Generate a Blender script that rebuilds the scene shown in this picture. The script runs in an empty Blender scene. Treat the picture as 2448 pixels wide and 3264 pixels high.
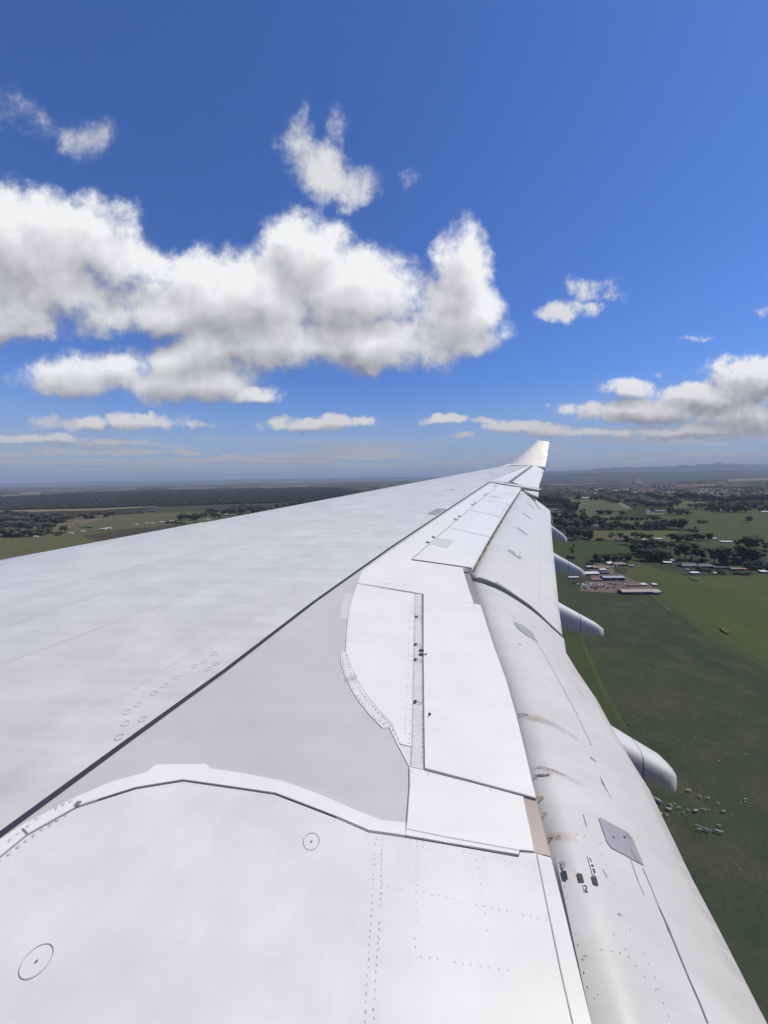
import bpy, math, random
import numpy as np
from mathutils import Vector, Matrix
from mathutils.geometry import delaunay_2d_cdt

random.seed(7)
rng = np.random.default_rng(7)
scene = bpy.context.scene
COL = scene.collection

# ------------------------------------------------------------------ camera
FPX = 1226.0                      # focal length in photo pixels (2448 wide)
CX, CY = 1224.0, 1632.0
PITCH = math.radians(5.08)        # looking slightly down
ROLL = math.radians(0.92)
H = 150.0                         # height of the eye above the fields
cam_d = bpy.data.cameras.new('camera')
cam_d.sensor_fit = 'HORIZONTAL'
cam_d.sensor_width = 36.0
cam_d.lens = 36.0 * FPX / 2448.0
cam_d.clip_start = 0.05
cam_d.clip_end = 200000.0
cam = bpy.data.objects.new('camera', cam_d)
COL.objects.link(cam)
fwd = np.array([0, math.cos(PITCH), -math.sin(PITCH)])
r0 = np.array([1.0, 0, 0]); u0 = np.array([0, math.sin(PITCH), math.cos(PITCH)])
rgt = math.cos(ROLL) * r0 - math.sin(ROLL) * u0
upv = math.cos(ROLL) * u0 + math.sin(ROLL) * r0
cam.matrix_world = Matrix(((rgt[0], upv[0], -fwd[0], 0), (rgt[1], upv[1], -fwd[1], 0),
                           (rgt[2], upv[2], -fwd[2], H), (0, 0, 0, 1)))
scene.camera = cam

def ray(px, py):
    return fwd + (px - CX) / FPX * rgt - (py - CY) / FPX * upv

def ground_at(px, py):
    d = ray(px, py)
    k = -H / min(d[2], -1e-4)
    return d[0] * k, d[1] * k, k       # k = depth along the optical axis

# ------------------------------------------------------------------ sun, exposure
SUN_EL, SUN_AZ = math.radians(57), math.radians(2)      # azimuth from +X towards +Y
sun_dir = Vector((math.cos(SUN_EL) * math.cos(SUN_AZ), math.cos(SUN_EL) * math.sin(SUN_AZ), math.sin(SUN_EL)))
sl = bpy.data.lights.new('sun', 'SUN')
sl.energy = 3.05; sl.angle = math.radians(0.53); sl.color = (1.0, 0.905, 0.735)
so = bpy.data.objects.new('sun', sl); COL.objects.link(so)
so.rotation_euler = sun_dir.to_track_quat('Z', 'Y').to_euler()
so.location = (200, 0, 400)
scene.view_settings.view_transform = 'Standard'
scene.view_settings.look = 'None'
scene.view_settings.exposure = 0.10
scene.view_settings.gamma = 1.0
scene.view_settings.use_curve_mapping = False

# ------------------------------------------------------------------ node expression helper
class E:
    """tiny wrapper so that shader maths reads as maths"""
    def __init__(self, nt, sock): self.nt, self.s = nt, sock
    def _m(self, op, *args):
        n = self.nt.nodes.new('ShaderNodeMath'); n.operation = op
        for i, a in enumerate((self,) + args):
            if isinstance(a, E): self.nt.links.new(a.s, n.inputs[i])
            else: n.inputs[i].default_value = a
        return E(self.nt, n.outputs[0])
    def __add__(self, o): return self._m('ADD', o)
    def __sub__(self, o): return self._m('SUBTRACT', o)
    def __mul__(self, o): return self._m('MULTIPLY', o)
    def __truediv__(self, o): return self._m('DIVIDE', o)
    def max(self, o): return self._m('MAXIMUM', o)
    def min(self, o): return self._m('MINIMUM', o)
    def pow(self, o): return self._m('POWER', o)
    def smax(self, o, d): return self._m('SMOOTH_MAX', o, d)
    def sat(self): return self.max(0.0).min(1.0)
    def step(self, lo, hi):
        n = self.nt.nodes.new('ShaderNodeMapRange'); n.interpolation_type = 'SMOOTHSTEP'
        self.nt.links.new(self.s, n.inputs[0])
        n.inputs[1].default_value = lo; n.inputs[2].default_value = hi
        n.inputs[3].default_value = 0; n.inputs[4].default_value = 1
        return E(self.nt, n.outputs[0])

def vmath(nt, op, a, b=None, c=None):
    n = nt.nodes.new('ShaderNodeVectorMath'); n.operation = op
    for i, v in enumerate((a, b, c)):
        if v is None: continue
        if isinstance(v, (tuple, list)): n.inputs[i].default_value = v
        else: nt.links.new(v, n.inputs[i])
    return n

def noise(nt, vec, scale, detail, rough=0.55, dist=0.0, dims='3D'):
    n = nt.nodes.new('ShaderNodeTexNoise'); n.noise_dimensions = dims
    nt.links.new(vec, n.inputs['Vector'])
    n.inputs['Scale'].default_value = scale; n.inputs['Detail'].default_value = detail
    n.inputs['Roughness'].default_value = rough; n.inputs['Distortion'].default_value = dist
    return n

def mixcol(nt, fac, a, b, blend='MIX'):
    n = nt.nodes.new('ShaderNodeMix'); n.data_type = 'RGBA'; n.blend_type = blend
    for sock, v in ((n.inputs[0], fac), (n.inputs[6], a), (n.inputs[7], b)):
        if isinstance(v, E): nt.links.new(v.s, sock)
        elif hasattr(v, 'is_linked'): nt.links.new(v, sock)
        elif isinstance(v, (tuple, list)): sock.default_value = tuple(v) + ((1.0,) if len(v) == 3 else ())
        else: sock.default_value = v
    return n.outputs[2]

# ------------------------------------------------------------------ world: sky with cumulus
world = bpy.data.worlds.new('World'); scene.world = world; world.use_nodes = True
wt = world.node_tree; wt.nodes.clear()
SKY_STRENGTH = 0.085
SKY_TINT = (0.50, 0.82, 1.46)
def uv_of(px, py):
    d = ray(px, py); return d[0] / d[1], d[2] / d[1]
# cloud lumps seen in the photograph: centre and radii in photo pixels, weight
LUMPS = [(60, 780, 260, 160, 1.0), (-120, 760, 260, 170, 1), (250, 760, 190, 110, .9), (180, 930, 260, 110, .9), (380, 860, 130, 90, .75), (20, 1020, 230, 75, .9), (330, 1010, 150, 70, .7), (430, 960, 120, 80, .7),
         (780, 950, 300, 150, 1.05), (620, 880, 170, 90, .85), (960, 800, 150, 130, 1.0), (930, 730, 90, 70, .8), (560, 1010, 170, 90, .9),
         (1120, 940, 240, 130, 1.05), (1450, 860, 105, 160, 1.0), (1420, 1000, 160, 130, 1.05),
         (900, 1090, 380, 90, 1.0), (1240, 1090, 290, 90, 1.0), (1490, 1075, 110, 55, .7),
         (300, 1190, 220, 70, .9), (560, 1230, 270, 66, .9), (620, 1150, 200, 60, .8), (815, 1268, 85, 26, .7),
         (1000, 500, 95, 85, .48), (1120, 575, 85, 55, .52), (1050, 550, 110, 75, .50), (985, 400, 26, 55, .16), (1095, 410, 30, 65, .18),
         (80, 390, 140, 90, .10), (260, 430, 120, 70, .08), (20, 300, 80, 70, .04),
         (1300, 590, 26, 45, .10), (1800, 992, 52, 44, .75), (1872, 990, 46, 26, .6), (1905, 930, 75, 30, .40),
         (1825, 905, 30, 30, .34), (1735, 1003, 45, 20, .5),
         (2440, 1200, 210, 70, 1.05), (2260, 1265, 190, 55, 1.0), (2010, 1240, 90, 34, .85), (2080, 1310, 260, 42, 1.0),
         (2400, 1330, 240, 48, 1.0), (1890, 1300, 110, 22, .65), (2620, 1240, 260, 100, 1.0), (2200, 1375, 330, 22, .85),
         (1690, 1370, 140, 24, .8), (1870, 1378, 110, 16, .7), (440, 1345, 150, 28, .78), (300, 1352, 150, 24, .62), (150, 1350, 70, 18, .5), (640, 1352, 70, 12, .5),
         (1000, 1358, 170, 22, .8), (1100, 1345, 100, 22, .8), (900, 1350, 70, 20, .6), (1420, 1340, 80, 18, .85), (1540, 1346, 34, 12, .55), (1480, 1392, 60, 7, .55),
         (60, 1398, 190, 15, .7), (350, 1410, 150, 9, .6), (230, 1445, 280, 10, .6), (700, 1462, 260, 8, .5), (1230, 1455, 120, 6, .4), (560, 1440, 120, 6, .45),
         (2210, 1082, 45, 9, .36), (2440, 992, 36, 14, .45), (2100, 1190, 22, 12, .32)]

def field_group(name, full, lumps, fine):
    """cloud density over the view sphere; the soft version feeds only the shading"""
    grp = bpy.data.node_groups.new(name, 'ShaderNodeTree')
    grp.interface.new_socket('P', in_out='INPUT', socket_type='NodeSocketVector')
    grp.interface.new_socket('D', in_out='OUTPUT', socket_type='NodeSocketFloat')
    gi = grp.nodes.new('NodeGroupInput'); go = grp.nodes.new('NodeGroupOutput')
    P = gi.outputs[0]
    # noise space: the far low banks carry finer billows than the big near cloud
    Q = vmath(grp, 'SCALE', P); Q.inputs['Scale'].default_value = fine; Q = Q.outputs[0]
    w1 = noise(grp, Q, 3.6, 2, 0.55, dims='2D')
    o1 = vmath(grp, 'SUBTRACT', w1.outputs['Color'], (0.5, 0.5, 0.5))
    o1 = vmath(grp, 'MULTIPLY', o1.outputs[0], (0.22, 0.15, 0))
    if full:
        w2 = noise(grp, Q, 17.0, 3, 0.62, dims='2D')
        o2 = vmath(grp, 'SUBTRACT', w2.outputs['Color'], (0.5, 0.5, 0.5))
        o1 = vmath(grp, 'MULTIPLY_ADD', o2.outputs[0], (0.13, 0.11, 0), o1.outputs[0])
    o3 = vmath(grp, 'SCALE', o1.outputs[0]); o3.inputs['Scale'].default_value = 0.45 / fine
    Pw = vmath(grp, 'ADD', P, o3.outputs[0]).outputs[0]
    acc = None
    for (cx, cy, rx, ry, amp) in lumps:
        if not full and (amp < 0.69 or rx < 70): continue
        u, v = uv_of(cx, cy)
        iu, iv = FPX / rx, FPX / ry
        q = vmath(grp, 'MULTIPLY_ADD', Pw, (iu, iv, 0), (-u * iu, -v * iv, 0))
        r2 = vmath(grp, 'DOT_PRODUCT', q.outputs[0], q.outputs[0])
        e = E(grp, r2.outputs['Value'])._m('MULTIPLY_ADD', -max(amp, 0.4) * 0.8, amp)
        acc = e if acc is None else acc.smax(e, 0.25)
    fb = E(grp, noise(grp, Q, 10.0, 8 if full else 2, 0.66, dims='2D').outputs[0])
    fb2 = E(grp, noise(grp, Q, 4.0, 3 if full else 2, 0.5, dims='2D').outputs[0])
    D = acc.max(-1.5) + (fb - 0.5) * (1.5 if full else 0.7) + (fb2 - 0.5) * 0.9
    grp.links.new(D.s, go.inputs[0])
    return grp

tc = wt.nodes.new('ShaderNodeTexCoord')
dirv = tc.outputs['Generated']
sep = wt.nodes.new('ShaderNodeSeparateXYZ'); wt.links.new(dirv, sep.inputs[0])
dx, dy, dz = (E(wt, sep.outputs[i]) for i in range(3))
ysafe = dy.max(0.02)
uu, vv = dx / ysafe, dz / ysafe
cmb = wt.nodes.new('ShaderNodeCombineXYZ'); wt.links.new(uu.s, cmb.inputs[0]); wt.links.new(vv.s, cmb.inputs[1])
def field(vec, g_):
    g = wt.nodes.new('ShaderNodeGroup'); g.node_tree = g_
    wt.links.new(vec, g.inputs[0]); return E(wt, g.outputs[0])
front = ((uu * uu) * -1.0 + 1.75).step(0.0, 0.35)
elev_warm = vv.step(0.02, 0.30)
c_dark = mixcol(wt, elev_warm, (0.24, 0.235, 0.265), (0.25, 0.255, 0.28))
c_lit = mixcol(wt, elev_warm, (0.57, 0.54, 0.53), (0.87, 0.88, 0.885))
# the way the light comes in: up and to the right; step scaled to the apparent size of the billows
stp = (vv.max(0.0) + 0.012).min(0.45) * 2.0
sv = vmath(wt, 'SCALE', (0.030, 0.085, 0.0)); wt.links.new(stp.s, sv.inputs['Scale'])
up_p = vmath(wt, 'ADD', cmb.outputs[0], sv.outputs[0]).outputs[0]
def cumulus_layer(name, lumps, fine):
    gf_, gs_ = field_group(name, True, lumps, fine), field_group(name + '_soft', False, lumps, fine)
    D1, S1, D2 = field(cmb.outputs[0], gf_), field(cmb.outputs[0], gs_), field(up_p, gs_)
    alpha = D1.step(-0.22, 0.66).pow(1.5) * front
    lit = ((S1.max(-0.3).min(1.1) - D2.max(-0.3).min(1.1)) * 0.85 + (D1 - S1).max(-0.5).min(0.5) * 0.26 + 0.58 - S1.step(0.35, 1.1) * 0.14).sat()
    return alpha, mixcol(wt, lit, c_dark, c_lit)
Y_SPLIT, X_SPLIT = 1294, 1690
LOW = [l for l in LUMPS if l[0] >= X_SPLIT or l[1] > 1325]
HIGH = [l for l in LUMPS if l not in LOW]
print('lumps', len(LUMPS), len(HIGH), len(LOW))
aH, cH = cumulus_layer('cloud_field_high', HIGH, 0.95); aL, cL = cumulus_layer('cloud_field_low', LOW, 2.3)

sky = wt.nodes.new('ShaderNodeTexSky'); sky.sky_type = 'NISHITA'; sky.sun_disc = False
sky.sun_elevation = SUN_EL
sky.sun_rotation = math.radians(90) - SUN_AZ
sky.altitude = 150; sky.air_density = 1.0; sky.dust_density = 0.6; sky.ozone_density = 2.0
skyc = vmath(wt, 'MULTIPLY', sky.outputs[0], tuple(SKY_STRENGTH * c for c in SKY_TINT))
skycol = skyc.outputs[0]
# flat banks of far cloud low over the horizon, laid out on a cloud deck so that they foreshorten
den = dz.max(0.0) + 0.018
qx, qy = dx / den, dy / den
cq = wt.nodes.new('ShaderNodeCombineXYZ'); wt.links.new(qx.s, cq.inputs[0]); wt.links.new(qy.s, cq.inputs[1])
n1 = E(wt, noise(wt, cq.outputs[0], 0.22, 5, 0.58, 0.3, dims='2D').outputs[0])
n1b = E(wt, noise(wt, vmath(wt, 'ADD', cq.outputs[0], (0.5, -0.5, 0)).outputs[0], 0.22, 3, 0.55, 0.3, dims='2D').outputs[0])
band = dz.step(0.004, 0.02) * (E(wt, dz.s)._m('MULTIPLY', -1.0) + 1.0).step(0.88, 0.955)
a2 = n1.step(0.39, 0.56) * band * 0.88
far_l = ((n1 - n1b) * 2.2 + 0.45).sat()
fcol = mixcol(wt, far_l, (0.30, 0.31, 0.355), (0.58, 0.55, 0.53))
# milky veil close to the horizon
veil = (E(wt, dz.s)._m('MULTIPLY', -1.0) + 1.0).step(0.76, 1.0) * 0.78
clear = mixcol(wt, veil, skycol, (0.34, 0.42, 0.52))
withfar = mixcol(wt, a2, clear, fcol)
def bgnode(col, k=1.0):      # k differs by a hair so that the copies stay separate nodes and unused branches are skipped
    b_ = wt.nodes.new('ShaderNodeBackground'); wt.links.new(col, b_.inputs[0]); b_.inputs[1].default_value = k
    return b_.outputs[0]
def mixsh(fac, a_, b_):
    n_ = wt.nodes.new('ShaderNodeMixShader'); wt.links.new(fac.s, n_.inputs[0]); wt.links.new(a_, n_.inputs[1]); wt.links.new(b_, n_.inputs[2])
    return n_.outputs[0]
# the cumulus are only worked out where the sky ahead lies; elsewhere plain sky with the same far banks
sky_all = bgnode(withfar)
v_split = uv_of(1224, Y_SPLIT)[1]
u_split = uv_of(X_SPLIT, 1100)[0]
cumulus = mixsh(vv._m('GREATER_THAN', v_split) * uu._m('LESS_THAN', u_split), mixsh(aL, bgnode(withfar, 1.0001), bgnode(cL)), mixsh(aH, bgnode(withfar, 0.9999), bgnode(cH)))
ahead = dy._m('GREATER_THAN', 0.15) * vv._m('GREATER_THAN', -0.005) * vv._m('LESS_THAN', 1.15) * (uu * uu)._m('LESS_THAN', 1.75)
final = mixsh(ahead, sky_all, cumulus)
wo = wt.nodes.new('ShaderNodeOutputWorld'); wt.links.new(final, wo.inputs[0])
world.cycles.sampling_method = 'MANUAL'; world.cycles.sample_map_resolution = 512
cy = scene.cycles
cy.use_adaptive_sampling = True; cy.adaptive_threshold = 0.02; cy.adaptive_min_samples = 16
cy.max_bounces = 5; cy.diffuse_bounces = 2; cy.glossy_bounces = 2; cy.transmission_bounces = 2; cy.transparent_max_bounces = 8; cy.volume_bounces = 0

# ------------------------------------------------------------------ materials
MATS = {}
def new_mat(name):
    m = bpy.data.materials.new(name); m.use_nodes = True
    nt = m.node_tree; bs = nt.nodes['Principled BSDF']
    MATS[name] = m
    return m, nt, bs

def paint(name, col, rough=0.38, mottle=0.05, streak=0.05, spec=0.5, metallic=0.0, dirt=(0.45, 0.42, 0.36), dirt_amt=0.0):
    """aircraft paint: slightly mottled, faintly streaked along the airflow"""
    m, nt, bs = new_mat(name)
    t = nt.nodes.new('ShaderNodeTexCoord').outputs['Object']
    mp = nt.nodes.new('ShaderNodeMapping'); nt.links.new(t, mp.inputs[0])
    mp.inputs['Rotation'].default_value = (0, 0, math.radians(11))
    mp.inputs['Scale'].default_value = (0.35, 3.0, 1.0)
    n_s = E(nt, noise(nt, mp.outputs[0], 2.2, 5, 0.6).outputs[0])
    n_m = E(nt, noise(nt, t, 1.7, 6, 0.6).outputs[0])
    n_f = E(nt, noise(nt, t, 60, 3, 0.7).outputs[0])
    f = (n_s - 0.5) * (2 * streak) + (n_m - 0.5) * (2 * mottle) + (n_f - 0.5) * 0.04
    br = nt.nodes.new('ShaderNodeHueSaturation'); br.inputs['Color'].default_value = (*col, 1)
    val = f + 1.0
    nt.links.new(val.s, br.inputs['Value'])
    out = br.outputs[0]
    if dirt_amt > 0:
        d1 = (E(nt, noise(nt, mp.outputs[0], 3.0, 7, 0.7, 0.4).outputs[0])).step(0.50, 0.78) * dirt_amt
        out = mixcol(nt, d1, out, dirt)
    nt.links.new(out, bs.inputs['Base Color'])
    rr = n_m * 0.25 + (rough - 0.12)
    nt.links.new(rr.s, bs.inputs['Roughness'])
    bs.inputs['Specular IOR Level'].default_value = spec
    bs.inputs['Metallic'].default_value = metallic
    bp = nt.nodes.new('ShaderNodeBump'); bp.inputs['Strength'].default_value = 0.05; bp.inputs['Distance'].default_value = 0.02
    nb = noise(nt, t, 2.4, 2, 0.5); nt.links.new(nb.outputs[0], bp.inputs['Height'])
    nt.links.new(bp.outputs[0], bs.inputs['Normal'])
    return m

def plain(name, col, rough=0.7, var=0.15, scale=3.0, metallic=0.0, spec=0.3):
    m, nt, bs = new_mat(name)
    t = nt.nodes.new('ShaderNodeTexCoord').outputs['Object']
    nn = E(nt, noise(nt, t, scale, 5, 0.6).outputs[0])
    br = nt.nodes.new('ShaderNodeHueSaturation'); br.inputs['Color'].default_value = (*col, 1)
    nt.links.new(((nn - 0.5) * (2 * var) + 1.0).s, br.inputs['Value'])
    nt.links.new(br.outputs[0], bs.inputs['Base Color'])
    bs.inputs['Roughness'].default_value = rough; bs.inputs['Metallic'].default_value = metallic
    bs.inputs['Specular IOR Level'].default_value = spec
    return m

def stain(name, col, scale=18.0, lo=0.40, hi=0.62, amt=1.0):
    """worn film: soft towards the edges of its ribbon, broken up by noise, bare paint shows elsewhere"""
    m, nt, bs = new_mat(name)
    tcn = nt.nodes.new('ShaderNodeTexCoord'); t = tcn.outputs['Object']
    uvs = nt.nodes.new('ShaderNodeSeparateXYZ'); nt.links.new(tcn.outputs['UV'], uvs.inputs[0])
    u_, v_ = E(nt, uvs.outputs[0]), E(nt, uvs.outputs[1])
    fall = ((v_ * v_) * -1.0 + 1.0).sat() * ((u_ * u_ * u_ * u_) * -1.0 + 1.0).sat()
    a = E(nt, noise(nt, t, scale, 5, 0.65).outputs[0]).step(lo, hi) * fall * amt
    bs.inputs['Base Color'].default_value = (*col, 1); bs.inputs['Roughness'].default_value = 0.7
    nt.links.new(a.s, bs.inputs['Alpha'])
    return m

M_SKIN = paint('paint_light_grey', (0.665, 0.66, 0.61), 0.38, 0.24, 0.16, dirt=(0.52, 0.51, 0.49), dirt_amt=0.14)
M_GREY = paint('paint_mid_grey', (0.585, 0.58, 0.545), 0.42, 0.12, 0.07)
M_WHITE = paint('paint_white', (0.85, 0.84, 0.775), 0.42, 0.08, 0.06, dirt=(0.62, 0.60, 0.55), dirt_amt=0.10)
M_WHITE2 = paint('paint_white_worn', (0.765, 0.755, 0.715), 0.42, 0.24, 0.03, dirt=(0.6, 0.59, 0.57), dirt_amt=0.16)
M_FLAP = paint('paint_flap', (0.64, 0.63, 0.59), 0.40, 0.10, 0.12, dirt=(0.50, 0.47, 0.40), dirt_amt=0.28)
M_FLAPOUT = paint('paint_flap_outboard', (0.69, 0.675, 0.625), 0.40, 0.06, 0.09, dirt=(0.46, 0.42, 0.34), dirt_amt=0.36)
M_STRIP = paint('worn_strip', (0.69, 0.685, 0.64), 0.55, 0.10, 0.10, dirt=(0.40, 0.40, 0.38), dirt_amt=0.35)
M_FAIR = paint('paint_fairing', (0.70, 0.69, 0.67), 0.36, 0.03, 0.03)
M_STRIPE = plain('stripe_dark', (0.050, 0.052, 0.068), 0.6, 0.12)
M_SEAM = plain('seam_sealant', (0.25, 0.24, 0.235), 0.7, 0.3, 9)
M_SEAML = plain('seam_faint', (0.50, 0.495, 0.48), 0.7, 0.2, 9)
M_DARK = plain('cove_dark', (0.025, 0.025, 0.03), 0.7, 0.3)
M_BLACK = plain('marking_black', (0.055, 0.057, 0.07), 0.6, 0.2, 12)
M_BRONZE = paint('bronze_strip', (0.40, 0.34, 0.295), 0.42, 0.08, 0.10, spec=0.6, metallic=0.25)
M_ALU = paint('access_metal', (0.47, 0.44, 0.42), 0.35, 0.06, 0.08, spec=0.5, metallic=0.35)
M_TAPE = paint('grey_tape', (0.37, 0.37, 0.38), 0.5, 0.05, 0.05)
M_TAPEL = paint('light_patch', (0.68, 0.675, 0.635), 0.45, 0.03, 0.03)
M_RIVET = plain('rivet_grey', (0.60, 0.59, 0.56), 0.6, 0.45, 25)
M_RUST = stain('rust_stain', (0.34, 0.22, 0.12), 30, 0.35, 0.60, 0.9)
M_RUSTL = stain('rust_wash', (0.50, 0.41, 0.29), 5, 0.25, 0.75, 0.5)
M_CHIP = stain('paint_chip', (0.14, 0.11, 0.09), 40, 0.36, 0.55, 1.3)
M_SLAT = paint('slat_metal', (0.72, 0.75, 0.76), 0.25, 0.02, 0.02, metallic=0.3)
M_WLET = paint('paint_winglet', (0.60, 0.58, 0.54), 0.4, 0.05, 0.04)
M_UNSEEN_FUSE = paint('paint_unseen_fuselage', (0.14, 0.145, 0.16), 0.4, 0.02, 0.02)  # unseen body kept dark to cut light bounced onto pods and wing
M_SEAMM = plain('seam_mid', (0.33, 0.325, 0.32), 0.7, 0.25, 9)
M_FAINT = plain('faint_ring', (0.625, 0.615, 0.585), 0.6, 0.2, 9)
M_GREYTXT = plain('stencil_grey', (0.36, 0.36, 0.37), 0.7, 0.45, 14)

# ------------------------------------------------------------------ mesh helpers
def mesh_obj(name, verts, faces, mat=None, parent=None, smooth=False, kind=None):
    me = bpy.data.meshes.new(name)
    me.from_pydata([tuple(map(float, v)) for v in verts], [], faces)
    if smooth:
        me.polygons.foreach_set('use_smooth', [True] * len(me.polygons))
    me.update()
    if mat: me.materials.append(mat)
    o = bpy.data.objects.new(name, me); COL.objects.link(o)
    if parent: o.parent = parent
    if kind: o['kind'] = kind
    return o

def thing(name, label, cat, loc=(0, 0, 0), rz=0.0, group=None):
    o = bpy.data.objects.new(name, None); COL.objects.link(o)
    o.empty_display_size = 0.5
    o.location = loc; o.rotation_euler = (0, 0, rz)
    o['label'] = label; o['category'] = cat
    if group: o['group'] = group
    return o

def tag(o, label, cat, group=None):
    o['label'] = label; o['category'] = cat
    if group: o['group'] = group
    return o

# ================================================================== LAND
def grass_mat(name, c1, c2, c3, s1=0.012, s2=0.10, s3=1.1, fine=0.35, tuft=0.0):
    m, nt, bs = new_mat(name)
    t = nt.nodes.new('ShaderNodeNewGeometry').outputs['Position']
    a = E(nt, noise(nt, t, s1, 5, 0.6, 0.6).outputs[0]).step(0.38, 0.64)
    b = E(nt, noise(nt, t, s2, 6, 0.65, 0.3).outputs[0]).step(0.42, 0.66)
    c = E(nt, noise(nt, t, s3, 4, 0.7).outputs[0])
    o = mixcol(nt, a, c1, c2)
    o = mixcol(nt, b * 0.6, o, c3)
    hs = nt.nodes.new('ShaderNodeHueSaturation'); nt.links.new(o, hs.inputs['Color'])
    nt.links.new(((c - 0.5) * (2 * fine) + 1.0).s, hs.inputs['Value'])
    nt.links.new(hs.outputs[0], bs.inputs['Base Color'])
    bs.inputs['Roughness'].default_value = 0.95; bs.inputs['Specular IOR Level'].default_value = 0.05
    return m

# far country: a patchwork of paddocks, stubble and scrub
m, nt, bs = new_mat('far_country')
t = nt.nodes.new('ShaderNodeNewGeometry').outputs['Position']
rot = nt.nodes.new('ShaderNodeMapping'); nt.links.new(t, rot.inputs[0]); rot.inputs['Rotation'].default_value = (0, 0, 0.35)
rot.inputs['Scale'].default_value = (0.0016, 0.0011, 0.0)
vo = nt.nodes.new('ShaderNodeTexVoronoi'); vo.distance = 'CHEBYCHEV'; vo.inputs['Scale'].default_value = 1.0
nt.links.new(rot.outputs[0], vo.inputs['Vector'])
cr = nt.nodes.new('ShaderNodeValToRGB'); sepc = nt.nodes.new('ShaderNodeSeparateColor')
nt.links.new(vo.outputs['Color'], sepc.inputs[0]); nt.links.new(sepc.outputs[0], cr.inputs[0])
cr.color_ramp.interpolation = 'CONSTANT'
stops = [(0, (0.060, 0.064, 0.032)), (0.16, (0.082, 0.088, 0.038)), (0.30, (0.050, 0.050, 0.032)), (0.44, (0.125, 0.112, 0.062)),
         (0.56, (0.070, 0.078, 0.038)), (0.68, (0.170, 0.145, 0.090)), (0.80, (0.050, 0.050, 0.034)), (0.88, (0.21, 0.18, 0.12))]
el = cr.color_ramp.elements
el[0].position, el[0].color = 0, (*stops[0][1], 1)
el[1].position, el[1].color = stops[1][0], (*stops[1][1], 1)
for p_, c_ in stops[2:]:
    e_ = el.new(p_); e_.color = (*c_, 1)
sc = E(nt, noise(nt, t, 0.0011, 6, 0.65, 0.5).outputs[0]).step(0.46, 0.60)
o_ = mixcol(nt, sc * 0.8, cr.outputs[0], (0.030, 0.033, 0.022))
nf = E(nt, noise(nt, t, 0.02, 5, 0.7).outputs[0])
hs = nt.nodes.new('ShaderNodeHueSaturation'); nt.links.new(o_, hs.inputs['Color']); nt.links.new((nf * 0.9 + 0.55).s, hs.inputs['Value'])
nt.links.new(hs.outputs[0], bs.inputs['Base Color'])
bs.inputs['Roughness'].default_value = 1.0; bs.inputs['Specular IOR Level'].default_value = 0.0
M_FAR = m

M_FLOOR = grass_mat('forest_floor', (0.022, 0.026, 0.018), (0.026, 0.028, 0.02), (0.02, 0.022, 0.016))
M_MIX1 = grass_mat('cloud_shade_edge_dark', (0.056, 0.068, 0.031), (0.050, 0.064, 0.031), (0.084, 0.074, 0.044), 0.012, 0.05, 0.5, 0.42)  # in-between grass tones for the soft rim of the painted cloud shade
M_MIX2 = grass_mat('cloud_shade_edge_light', (0.065, 0.082, 0.032), (0.074, 0.083, 0.034), (0.074, 0.074, 0.038), 0.010, 0.06, 0.5, 0.32)
M_PAST = grass_mat('pasture_cloud_shade', (0.056, 0.068, 0.034), (0.043, 0.062, 0.033), (0.092, 0.080, 0.050), 0.014, 0.04, 0.5, 0.50)  # cloud shade over the near grass is put into this darker colour
M_GREEN = grass_mat('green_field', (0.072, 0.094, 0.032), (0.092, 0.098, 0.038), (0.066, 0.074, 0.032), 0.008, 0.07, 0.6, 0.22)
M_BRIGHT = grass_mat('bright_grass', (0.056, 0.078, 0.030), (0.062, 0.080, 0.032), (0.054, 0.068, 0.032), 0.02, 0.09, 0.8, 0.25)
M_OLIVE = grass_mat('olive_field', (0.118, 0.118, 0.048), (0.098, 0.108, 0.042), (0.135, 0.118, 0.060), 0.008, 0.05, 0.5, 0.22)
M_TAN = grass_mat('dry_field', (0.24, 0.20, 0.12), (0.19, 0.165, 0.10), (0.27, 0.23, 0.145), 0.008, 0.05, 0.5, 0.2)
M_BROWN = grass_mat('brown_field', (0.066, 0.060, 0.036), (0.080, 0.068, 0.042), (0.055, 0.054, 0.032), 0.01, 0.05, 0.5, 0.22)
M_DIRT = grass_mat('bare_earth', (0.17, 0.135, 0.100), (0.13, 0.105, 0.078), (0.20, 0.17, 0.13), 0.03, 0.15, 1.0, 0.25)
M_SAND = grass_mat('quarry_sand', (0.34, 0.22, 0.14), (0.28, 0.18, 0.12), (0.40, 0.28, 0.19), 0.01, 0.05, 0.5, 0.2)
M_QUARRY = grass_mat('quarry_floor', (0.105, 0.080, 0.068), (0.080, 0.066, 0.056), (0.12, 0.09, 0.07), 0.004, 0.02, 0.3, 0.2)
M_ROADM = grass_mat('road_gravel', (0.22, 0.20, 0.17), (0.19, 0.17, 0.14), (0.25, 0.23, 0.20), 0.02, 0.1, 1, 0.15)

# one sheet to the horizon
R = 70000.0
rings = [0, 60, 150, 300, 600, 1200, 2500, 5000, 10000, 20000, 40000, R]
SEG = 72
gv = [(0, 0, 0)]; gf = []
for r_ in rings[1:]:
    for k in range(SEG):
        a_ = 2 * math.pi * k / SEG; gv.append((r_ * math.cos(a_), r_ * math.sin(a_), 0))
for k in range(SEG): gf.append((0, 1 + k, 1 + (k + 1) % SEG))
for i in range(len(rings) - 2):
    b0, b1 = 1 + i * SEG, 1 + (i + 1) * SEG
    for k in range(SEG):
        k2 = (k + 1) % SEG; gf.append((b0 + k, b1 + k, b1 + k2, b0 + k2))
ground = mesh_obj('ground', gv, gf, M_FAR, kind='structure')

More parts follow.
